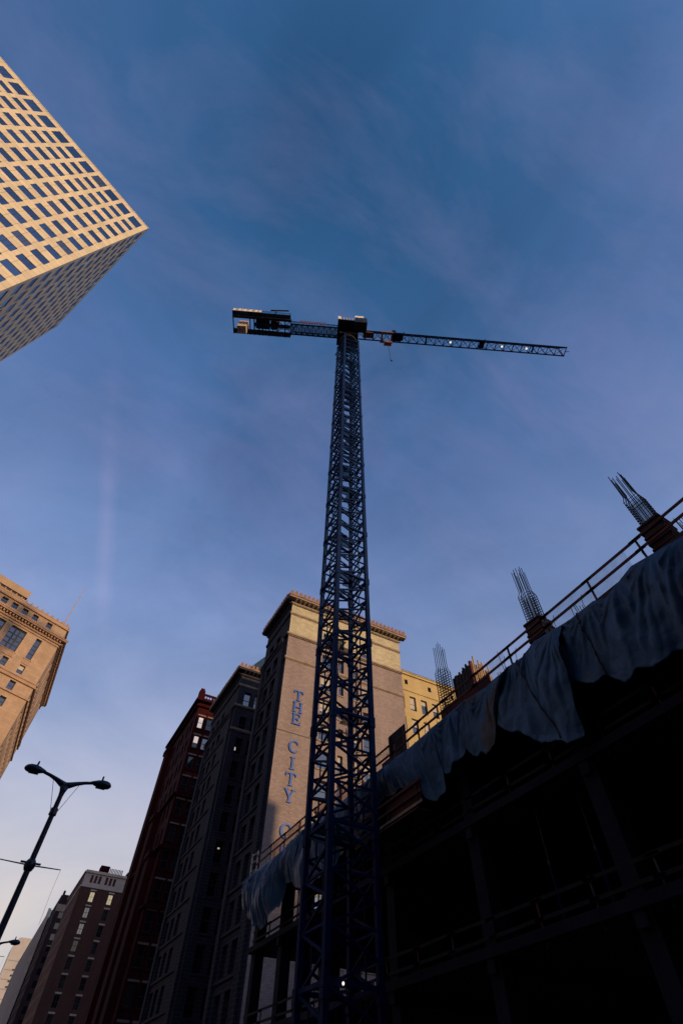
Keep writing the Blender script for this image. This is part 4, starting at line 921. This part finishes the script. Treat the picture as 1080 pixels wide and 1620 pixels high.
    for x in (-19.75, -16.9, -16.2, -15.3, -14.7, -13.6, -12.2, -10.9): S(MB().box(x - .08, x + .08, -2.25, 1.55, JZ + .1, JZ + .295), 'cross_beam', 'crane_dark')
    lc = MB()
    for a, b_ in (((-12.1, -1.2), (-10, .5)), ((-12.1, .5), (-10, -1.2)), ((-10, -1.2), (-9.0, .75)), ((-10, .5), (-9.0, -.75))): lc.beam((*a, JZ + .05), (*b_, JZ + .05), .1)
    for k in range(7):
        xx = -16.1 + k * .62; lc.beam((xx, -1.2, JZ + .06), (xx, .7, JZ + .06), .09)
    lc.beam((-16.2, -.6, JZ + .0), (-10, -.6, JZ + .0), .1).beam((-16.2, .1, JZ + .0), (-10, .1, JZ + .0), .1)
    S(lc, 'platform_bracing', 'crane_blue')
    S(MB().box(-16.2, -10.0, -.55, .05, JZ + .2, JZ + .24), 'centre_walkway', 'crane_deck')
    ra = MB()
    for y in (-2.22, 1.40):
        for k in range(9): ra.beam((-19.7 + k * 1.2, y, JZ + .36), (-19.7 + k * 1.2, y, JZ + 1.4), .05)
        ra.beam((-19.8, y, JZ + 1.4), (-10, y, JZ + 1.4), .05).beam((-19.8, y, JZ + .9), (-10, y, JZ + .9), .04)
    S(ra, 'platform_rail', 'crane_blue')
    S(MB().box(-15.9, -13.7, -1.15, .45, JZ + .3, JZ + 1.9).box(-13.4, -12.4, -1.0, .4, JZ + .3, JZ + 1.5).tube([(-12.9, -1.1, JZ + .95), (-12.9, .5, JZ + .95)], .55, 16), 'hoist_winch', 'crane_dark')
    S(MB().box(-12.35, -11.9, -.9, -.3, JZ + .3, JZ + 1.3), 'motor', 'crane_red')
    for k in range(3): S(MB().box(-18.85 + k * .52, -18.37 + k * .52, -.35, .95, JZ - 1.5, JZ + 1.5), 'counterweight_slab', 'counterweight')
    sg = S(MB().box(-19.75, -15.0, -2.36, -2.29, JZ + .15, JZ + 1.3), 'name_board', 'crane_white')
    for k in range(5):
        x = -19.3 + k * .92
        mk = MB().box(x, x + .1, -2.376, -2.362, JZ + .35, JZ + 1.1)
        for zz in ((.35, .72, 1.0), (.35, 1.0), (.72, 1.0))[k % 3]: mk.box(x + .1, x + .5, -2.376, -2.362, JZ + zz, JZ + zz + .1)
        mk.build('board_mark', 'crane_dark', sg)
    jc = S(MB().beam((-12.6, -2.2, JZ + .4), (-12.6, -2.2, JZ + 2.4), .16).beam((-13.6, -2.2, JZ + 2.3), (-10.5, -2.3, JZ + 2.6), .2), 'service_davit', 'crane_dark')
tower_crane()

# ------------------------------------------------------------------ concrete frame under construction
SX, SZ = 15.0, 14.5
def concrete_frame():
    b = thing('concrete_frame', 'dark unfinished concrete building frame with open floors under tarpaulins', 'building', (SX, 0, 0))
    y0, y1, xd = -24.0, 42.0, 24.0
    for z in (14.18, 10.1, 6.0):
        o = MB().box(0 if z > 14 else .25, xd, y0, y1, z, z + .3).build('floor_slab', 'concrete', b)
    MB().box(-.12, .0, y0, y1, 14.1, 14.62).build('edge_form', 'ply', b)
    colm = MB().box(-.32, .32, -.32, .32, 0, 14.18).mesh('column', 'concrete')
    for k in range(-4, 6):
        for x in (.8, 8.2, 15.6, 22.8):
            y = 4.7 + 6.45 * k
            if y0 < y < y1: put('column', colm, b, (x, y, 0))
    put('column', colm, b, (.8, 41.4, 0)); put('column', colm, b, (4.4, 41.4, 0)); put('column', colm, b, (8.2, 41.4, 0))
    for zz in (13.75, 9.7, 5.6):
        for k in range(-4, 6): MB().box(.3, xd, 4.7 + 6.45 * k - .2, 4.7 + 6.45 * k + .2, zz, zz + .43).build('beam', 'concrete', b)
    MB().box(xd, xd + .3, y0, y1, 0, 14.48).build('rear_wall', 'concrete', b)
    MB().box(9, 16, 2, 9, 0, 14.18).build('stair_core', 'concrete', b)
    # joists carrying the deck form
    for k in range(40): MB().box(.3, 8, y0 + 6 + k * 1.4, y0 + 6.08 + k * 1.4, 13.95, 14.178).build('form_joist', 'timber', b)
    # guard rails, one part per length
    def rail(z_top, x, ya, yb, mat_, posts=2.4, toe=True):
        n = max(1, round((yb - ya) / posts)); d = (yb - ya) / n
        for k in range(n):
            a, c = ya + k * d, ya + (k + 1) * d; wob = random.uniform(-.03, .03)
            MB().beam((x, a - .25, z_top + wob), (x, c + .25, z_top + random.uniform(-.03, .03)), .045, .11).build('top_rail', mat_, b)
            MB().beam((x - .03, a - .2, z_top - .52), (x - .03, c + .2, z_top - .52 + wob), .045, .11).build('mid_rail', mat_, b)
            MB().beam((x + .06, a, z_top - 1.25), (x + .06 + wob, a, z_top + .08), .07, .06).build('rail_post', 'frame_dark' if k % 3 else 'timber', b)
    rail(15.72, .0, -14, 41.6, 'timber')
    rail(11.25, .5, -14, 41.6, 'dark_ply_and_shade'); rail(7.1, .5, -14, 41.6, 'dark_ply_and_shade')  # lower rails coloured near black to stand for the shade of these floors
    # lengths of netting fixed to the rails
    for ya, yb, m_ in ((5.9, 8.2, 'pale_net'), (8.2, 10.4, 'pale_net'), (12.9, 14.0, 'pale_net'), (27.0, 29.2, 'orange_net'), (29.2, 31.8, 'orange_net'), (33.9, 36.4, 'orange_net'), (36.4, 38.8, 'orange_net'), (22.5, 24.5, 'pale_net')):
        nm = MB(); n = 6
        for k in range(n):
            a, c = ya + (yb - ya) * k / n, ya + (yb - ya) * (k + 1) / n
            w0, w1 = .03 * math.sin(k * 1.7), .03 * math.sin((k + 1) * 1.7)
            nm.quad((.02 + w0, a, 14.7 + w0), (.02 + w1, c, 14.7 + w1), (.03 - w1, c, 15.7), (.03 - w0, a, 15.7))
        nm.build('safety_net', m_, b)
    # red boards stacked against the rail, hoarding panel
    MB().box(.35, .42, 14.4, 18.2, 14.5, 15.5).build('upstand_form', 'red_form', b); MB().box(.6, .66, 12.6, 15.9, 14.5, 15.35).build('upstand_form', 'red_form', b)
    MB().box(.35, .42, 22.3, 24.0, 14.5, 15.4).build('upstand_form', 'red_form', b)
    # pale corner guard at the far end
    for y, x in ((41.7, 0), (42.6, -.1)):
        MB().beam((x, y, 14.4), (x, y, 16.1), .09).build('rail_post', 'pale_stone', b)
    for z in (14.9, 15.5, 16.0): MB().beam((0, 41.7, z), (-.1, 42.6, z - .05), .07).build('end_rail', 'pale_stone', b)
    # outrigger platform below the sheets, near the mast
    for z, w in ((12.6, 'timber'), (12.12, 'timber'), (11.66, 'raw_timber')): MB().beam((-.5, 19.4, z), (-.5, 25.6, z), .05, .12).build('platform_rail', w, b)
    MB().box(-.75, .2, 19.5, 25.6, 11.3, 11.36).build('platform_plank', 'timber', b)
    for y in (19.8, 22.4, 25.2): MB().beam((-.46, y, 11.3), (-.46, y, 12.75), .06).build('platform_post', 'frame_dark', b); MB().beam((-.6, y, 11.28), (.6, y, 10.0), .06).build('platform_bracket', 'frame_dark', b)
    MB().box(-.42, -.36, 19.6, 22.4, 11.7, 12.6).build('toe_panel', 'red_form', b)
    return b
concrete_frame()

# propping posts on the open floors
def props():
    labels = {}
    sh = MB().tube([(0, 0, 0), (0, 0, 1.9)], .045, 8); inner = MB().tube([(0, 0, 1.9), (0, 0, 3.62)], .03, 8); pl = MB().box(-.09, .09, -.09, .09, 0, .012)
    m1, m2, m3 = sh.mesh('outer_tube', 'crane_blue'), inner.mesh('inner_tube', 'steel'), pl.mesh('end_plate', 'steel')
    m4 = MB().tube([(0, 0, 1.82), (0, 0, 1.96)], .065, 8).mesh('collar', 'steel')
    spots = [(15.9, 25.3, 10.4, 'under the outrigger platform near the mast'), (15.9, 22.2, 10.4, 'just right of the mast under the sheets'), (15.9, 17.1, 10.4, 'below the middle tarpaulin'),
             (16.2, 9.5, 10.4, 'below the largest tarpaulin at right'), (16.2, 14.6, 6.3, 'on the middle floor below the centre tarpaulin'), (16.2, 17.4, 6.3, 'on the middle floor left of the others'),
             (16.6, 12.8, 6.3, 'on the middle floor at right of centre'), (16.0, 32.0, 10.4, 'left of the mast under the far sheet'), (16.1, 36.0, 10.4, 'near the far end of the frame')]
    for x, y, z, where in spots:
        t = thing('shoring_post', 'thin steel shoring post ' + where, 'post', (x, y, z), 0, 'shoring posts on the open floors')
        put('outer_tube', m1, t); put('inner_tube', m2, t); put('end_plate', m3, t); put('collar', m4, t)
        o = put('head_plate', m3, t, (0, 0, 3.62))
props()

# column cages and formwork
def rebar_column(x, y, label, zf=16.35, form='red_form'):
    if form:
        t = thing('column_formwork', label[0], 'formwork', (x, y, SZ), R(4), 'column forms on the top deck')
        H = zf - SZ
        for k in range(4):
            a = k * math.pi / 2
            MB().box(-.42, .42, -.42, -.37, 0, H).build('form_panel', 'ply', t, (0, 0, 0), a)
            for zz in [H * q / 6 for q in range(7)]: MB().box(-.44, .44, -.47, -.422, max(0, zz - .05), zz + .03).build('form_waler', form, t, (0, 0, 0), a)
    c = thing('rebar_cage', label[1], 'rebar', (x, y, SZ - .02), R(4), 'rebar cages on the top deck')
    z0, zn, zt = .05, 18.3 - SZ, 19.85 - SZ
    k = 0
    for px, py in [(-.29, q) for q in (-.29, -.1, .1, .29)] + [(.29, q) for q in (-.29, -.1, .1, .29)] + [(q, s) for q in (-.1, .1) for s in (-.29, .29)]:
        e = random.uniform(-.25, .12); lx, ly = random.uniform(-.02, .02), random.uniform(-.02, .02)
        MB().tube([(px, py, z0), (px, py, zn - .25), (px * .72, py * .72, zn + .05), (px * .70 + lx, py * .70 + ly, zt + e)], .018, 5).build('bar', 'rebar', c)
    tm = MB()
    for a, b_ in (((-.31, -.31), (.31, -.31)), ((.31, -.31), (.31, .31)), ((.31, .31), (-.31, .31)), ((-.31, .31), (-.31, -.31)), ((-.1, -.31), (-.1, .31)), ((.1, -.31), (.1, .31))): tm.beam((*a, 0), (*b_, 0), .016)
    tmm = tm.mesh('tie', 'rebar'); zz = .2
    while zz < zn - .2: put('tie', tmm, c, (0, 0, zz)); zz += .15
rebar_column(15.8, 4.72, ('dark waled plywood column form beside the right edge', 'rebar cage rising from the big waled column form at right'))
rebar_column(15.8, 11.15, ('red column form standing mid deck behind the guard rail', 'middle rebar cage rising from the red column form'))
rebar_column(15.85, 18.1, ('', 'rebar cage standing in front of the yellow stone block'), form=None)
rebar_column(20.2, 4.9, ('short column form mostly hidden at the right edge', 'rebar tips just entering at the right edge'))

# starter bars
t = thing('starter_bars', 'cluster of short starter bars behind the pale netting at right', 'rebar', (15.6, 8.95, SZ - .02))
for k in range(6): MB().tube([(random.uniform(-.15, .15), -.25 + k * .1, 0), (random.uniform(-.15, .15), -.25 + k * .1, .95 + random.uniform(-.1, .35))], .015, 5).build('bar', 'rebar', t)
t = thing('starter_bars', 'thin starter bars beside the right end of the rough core form', 'rebar', (15.7, 13.7, SZ - .02))
for k in range(5): MB().tube([(random.uniform(-.15, .15), -.3 + k * .13, 0), (random.uniform(-.2, .2), -.2 + k * .13, 1.0 + (.9 if k == 1 else random.uniform(-.1, .2)))], .014, 5).build('bar', 'rebar', t)

# hoarding panel beside the mast
t = thing('plywood_panel', 'dark plywood sheet leaning above the guard rail beside the crane mast', 'panel', (16.0, 23.2, SZ))
MB().box(-.03, .03, -.85, .85, .1, 2.7).build('sheet', 'dark_ply_and_shade', t); MB().box(-.1, -.032, -.8, -.7, 0, 2.6).build('batten', 'timber', t); MB().box(-.1, -.032, .7, .8, 0, 2.6).build('batten', 'timber', t)

# core formwork with ragged board tops
def core_form():
    t = thing('core_formwork', 'rough timber core form with ragged board tops catching the sun', 'formwork', (29.0, 29.2, SZ))
    H = 16.1; Wx, Wy = 2.5, 2.5
    MB().box(.1, Wx - .1, .1, Wy, 0, H - 1.4).build('inner_form', 'dark_ply_and_shade', t)
    for k in range(17):
        w = Wx / 17; e = random.choice((-.9, -.5, -.2, 0, .15, .4)) + random.uniform(-.1, .1) if k > 1 else .35
        d = random.uniform(0, .12)
        MB().box(k * w, k * w + w * .86, -.05 - d, .08, 0, H - .35 + e).build('board', 'raw_timber' if k % 4 else 'timber', t)
    for k in range(16):
        w = (Wy - .1) / 16; e = random.choice((-.5, -.2, 0, .2)) - .035 * k
        MB().box(-.06 - random.uniform(0, .1), .08, .12 + k * w, .12 + k * w + w * .9, 0, H - .2 + e).build('board', 'dark_ply_and_shade' if k % 3 else 'ply', t)  # boards on the side away from the sun get shade in their colour
    for z in (H - 2.6, H - 4.6, H - 7.0, H - 10): MB().beam((-.2, -.26, z), (Wx + .3, -.26, z), .14, .2).build('waler', 'timber', t)
    for x in (.2, .75, 1.2, 1.85): MB().beam((x, -.42, H - 5), (x + .08, -.36, H + random.uniform(-.2, .5)), .11, .09).build('strongback', 'raw_timber', t)
    for k in range(7):
        z = H - random.uniform(1.5, 4); x = random.uniform(.2, 2.0); MB().box(x, x + random.uniform(.2, .5), -.34, -.2, z, z + random.uniform(.2, .6)).build('cleat', 'raw_timber', t)
core_form()

# ------------------------------------------------------------------ tarpaulins hung from the slab edge
def interp(pts, s):
    L = [0]
    for a, b_ in zip(pts, pts[1:]): L.append(L[-1] + math.hypot(b_[0] - a[0], b_[1] - a[1]))
    d = s * L[-1]
    for k in range(len(pts) - 1):
        if d <= L[k + 1] + 1e-9:
            f = (d - L[k]) / (L[k + 1] - L[k] + 1e-9); return (pts[k][0] + (pts[k + 1][0] - pts[k][0]) * f, pts[k][1] + (pts[k + 1][1] - pts[k][1]) * f)
    return pts[-1]
def tarp(label, top, hem, xo=0.0, seed=0, bulge=.28, fold=.3, nf=5, swag=0.0, m='tarp', seam=None):
    """top and hem are (y, z) outlines; the sheet hangs just outside the slab edge with folds and a billow"""
    rnd = random.Random(seed); ns, nt = 130, 48
    n_anchor = max(2, int(abs(top[-1][0] - top[0][0]) / 1.3))
    anchors = [(k + rnd.uniform(-.3, .3)) / n_anchor for k in range(n_anchor + 1)]
    v = []; f = []
    for j in range(nt + 1):
        t = j / nt
        for i in range(ns + 1):
            s = i / ns
            a = interp(top, s); b_ = interp(hem, s)
            y = a[0] + (b_[0] - a[0]) * t; z = a[1] + (b_[1] - a[1]) * t
            x = SX - .26 - xo - bulge * math.sin(math.pi * min(1, t * 1.05)) * (.6 + .4 * math.sin(3.1 * s + seed))
            # creases fan out from the points where the sheet is tied
            k = min(anchors, key=lambda q: abs(q - s)); dy = (s - k) * n_anchor * 1.3; ang = math.atan2(dy, t * 3.2 + .12)
            fan = abs(noise.noise(Vector((ang * 5.0, k * 31, seed)))) * min(1, 4 * t) * (1.15 - t)
            sw = noise.noise(Vector((y * .8 + .5 * noise.noise(Vector((y, z, seed))), z * .45, seed * 3.7)))
            cr = 1 - abs(noise.noise(Vector((y * 2.1 + z * .6, z * 1.5 - y * .5, seed * 1.9)))) * 2
            x += fold * (1.3 * sw * t ** .5 - 1.3 * fan + .10 * cr * min(1, 3 * t)) + fold * .22 * t * noise.noise(Vector((y * 2.6, z * .3, seed)))
            z -= swag * math.sin(math.pi * s) * t + .2 * t * t * (abs(math.sin(math.pi * n_anchor * s + seed)) - .6)
            z += .03 * math.sin(19 * s + seed) * t + (.06 * noise.noise(Vector((y * 6, 0, seed))) if j == nt else 0)
            if t < .05: x = x * .35 + (SX - .14) * .65
            v.append((min(x, SX - .135), y, z))
    for j in range(nt):
        for i in range(ns):
            q = j * (ns + 1) + i; f.append((q, q + 1, q + ns + 2, q + ns + 1))
    y0 = sum(p[0] for p in top) / len(top)
    mb = MB(); mb.v = [(x - SX, y - y0, z - 14) for x, y, z in v]; mb.f = f
    o = mb.build('tarpaulin', m, None, (SX, y0, 14), smooth=True)
    md = o.modifiers.new('thickness', 'SOLIDIFY'); md.thickness = .012
    # lashing ropes over the edge
    for s in (.15, .5, .85):
        a = interp(top, s)
        MB().tube([(-.18, a[0] - y0, a[1] - 14 + .02), (-.1, a[0] - y0 + .05, a[1] - 14 + .35), (-.02, a[0] - y0, a[1] - 14 + .75)], .012, 5).build('lashing', 'rebar', o)
    if seam:
        pts = []
        for k in range(25):
            q = k / 24; si = int((seam[0] + (seam[1] - seam[0]) * q) * ns); ti = int(q * (nt - 1)); p_ = mb.v[ti * (ns + 1) + si]; pts.append((p_[0] - .03, p_[1], p_[2]))
        MB().tube(pts, [.02 + .02 * (k % 3 == 0) for k in range(25)], 5).build('seam_rope', 'ply', o)
    return tag(o, label, 'tarpaulin', 'tarpaulins along the slab edge')
tarp('largest blue-grey tarpaulin, with starburst creases, at the right edge', [(1.0, 13.9), (4.3, 14.45), (5.9, 14.75), (7.3, 14.35), (7.8, 14.6), (9.5, 14.6)], [(2.6, 10.8), (5.97, 11.09), (6.85, 11.19), (8.06, 11.27), (8.62, 11.75), (9.11, 11.91), (10.2, 12.4)], .02, 1, .35, .27, 4, seam=(.9, .78))
tarp('tarpaulin with a diagonal rope and a deep sagging hem below the red column form', [(9.2, 14.6), (10.9, 14.85), (11.6, 14.6), (12.6, 14.65)], [(10.3, 10.5), (10.9, 10.42), (11.25, 10.75), (12.24, 11.35), (13.07, 11.9), (13.98, 12.7)], .1, 2, .4, .27, 3, .1, seam=(.85, .22))
tarp('brown-stained tarpaulin between two scalloped sheets left of the seam', [(12.3, 14.7), (14.2, 14.6), (15.8, 14.75)], [(14.0, 12.7), (14.35, 12.2), (15.0, 11.95), (15.6, 12.2), (16.35, 12.75)], .0, 3, .3, .27, 3, .1, m='tarp_stained')
tarp('short scalloped tarpaulin in front of the rebar cage by the yellow block', [(15.6, 14.75), (17.0, 14.7), (18.4, 14.7)], [(16.3, 12.55), (17.0, 12.3), (17.6, 12.3), (18.6, 12.85)], .06, 4, .3, .27, 2, .1)
tarp('double-swagged tarpaulin just right of the crane mast', [(18.2, 14.7), (20.8, 14.6), (23.6, 14.65)], [(17.9, 11.6), (18.8, 11.4), (20.1, 12.4), (21.2, 12.85), (22.8, 13.0), (23.8, 12.95)], .0, 5, .4, .27, 4, .0)
tarp('tarpaulin hanging behind the crane mast legs', [(23.4, 14.7), (28.0, 14.65), (33.0, 14.8)], [(23.7, 12.7), (26.0, 12.1), (29.0, 11.5), (31.9, 11.3), (33.2, 11.8)], .04, 6, .35, .27, 6, .0)
tarp('ragged tarpaulin wrapping the far left corner of the frame', [(32.6, 14.85), (36.9, 14.5), (39.5, 14.6), (41.7, 14.65), (43.3, 14.5)], [(33.0, 11.6), (35.0, 12.5), (36.1, 11.3), (38.8, 10.8), (40.4, 11.4), (42.3, 12.6), (43.2, 13.3)], .05, 7, .45, .27, 6, .0)

# ------------------------------------------------------------------ bare bulb in the dark ground floor
t = thing('work_light', 'single glowing bulb hung low on the crane mast in the dark', 'work light', (11.87, 21.95, 5.64))
mb = MB(); nn = 10
for k in range(9):
    a = math.pi * k / 8
    for j in range(nn): mb.v.append((.045 * math.sin(a) * math.cos(6.283 * j / nn), .045 * math.sin(a) * math.sin(6.283 * j / nn), .055 * math.cos(a)))
for k in range(8):
    for j in range(nn): mb.f.append((k * nn + j, k * nn + (j + 1) % nn, (k + 1) * nn + (j + 1) % nn, (k + 1) * nn + j))
mb.build('bulb', 'bulb_glow', t, smooth=True)
MB().tube([(0, 0, .052), (0, 0, .2)], .03, 8).build('socket', 'frame_dark', t); MB().tube([(0, 0, .2), (0, .0, .32), (0, .2, .36)], .012, 5).build('cord', 'frame_dark', t)
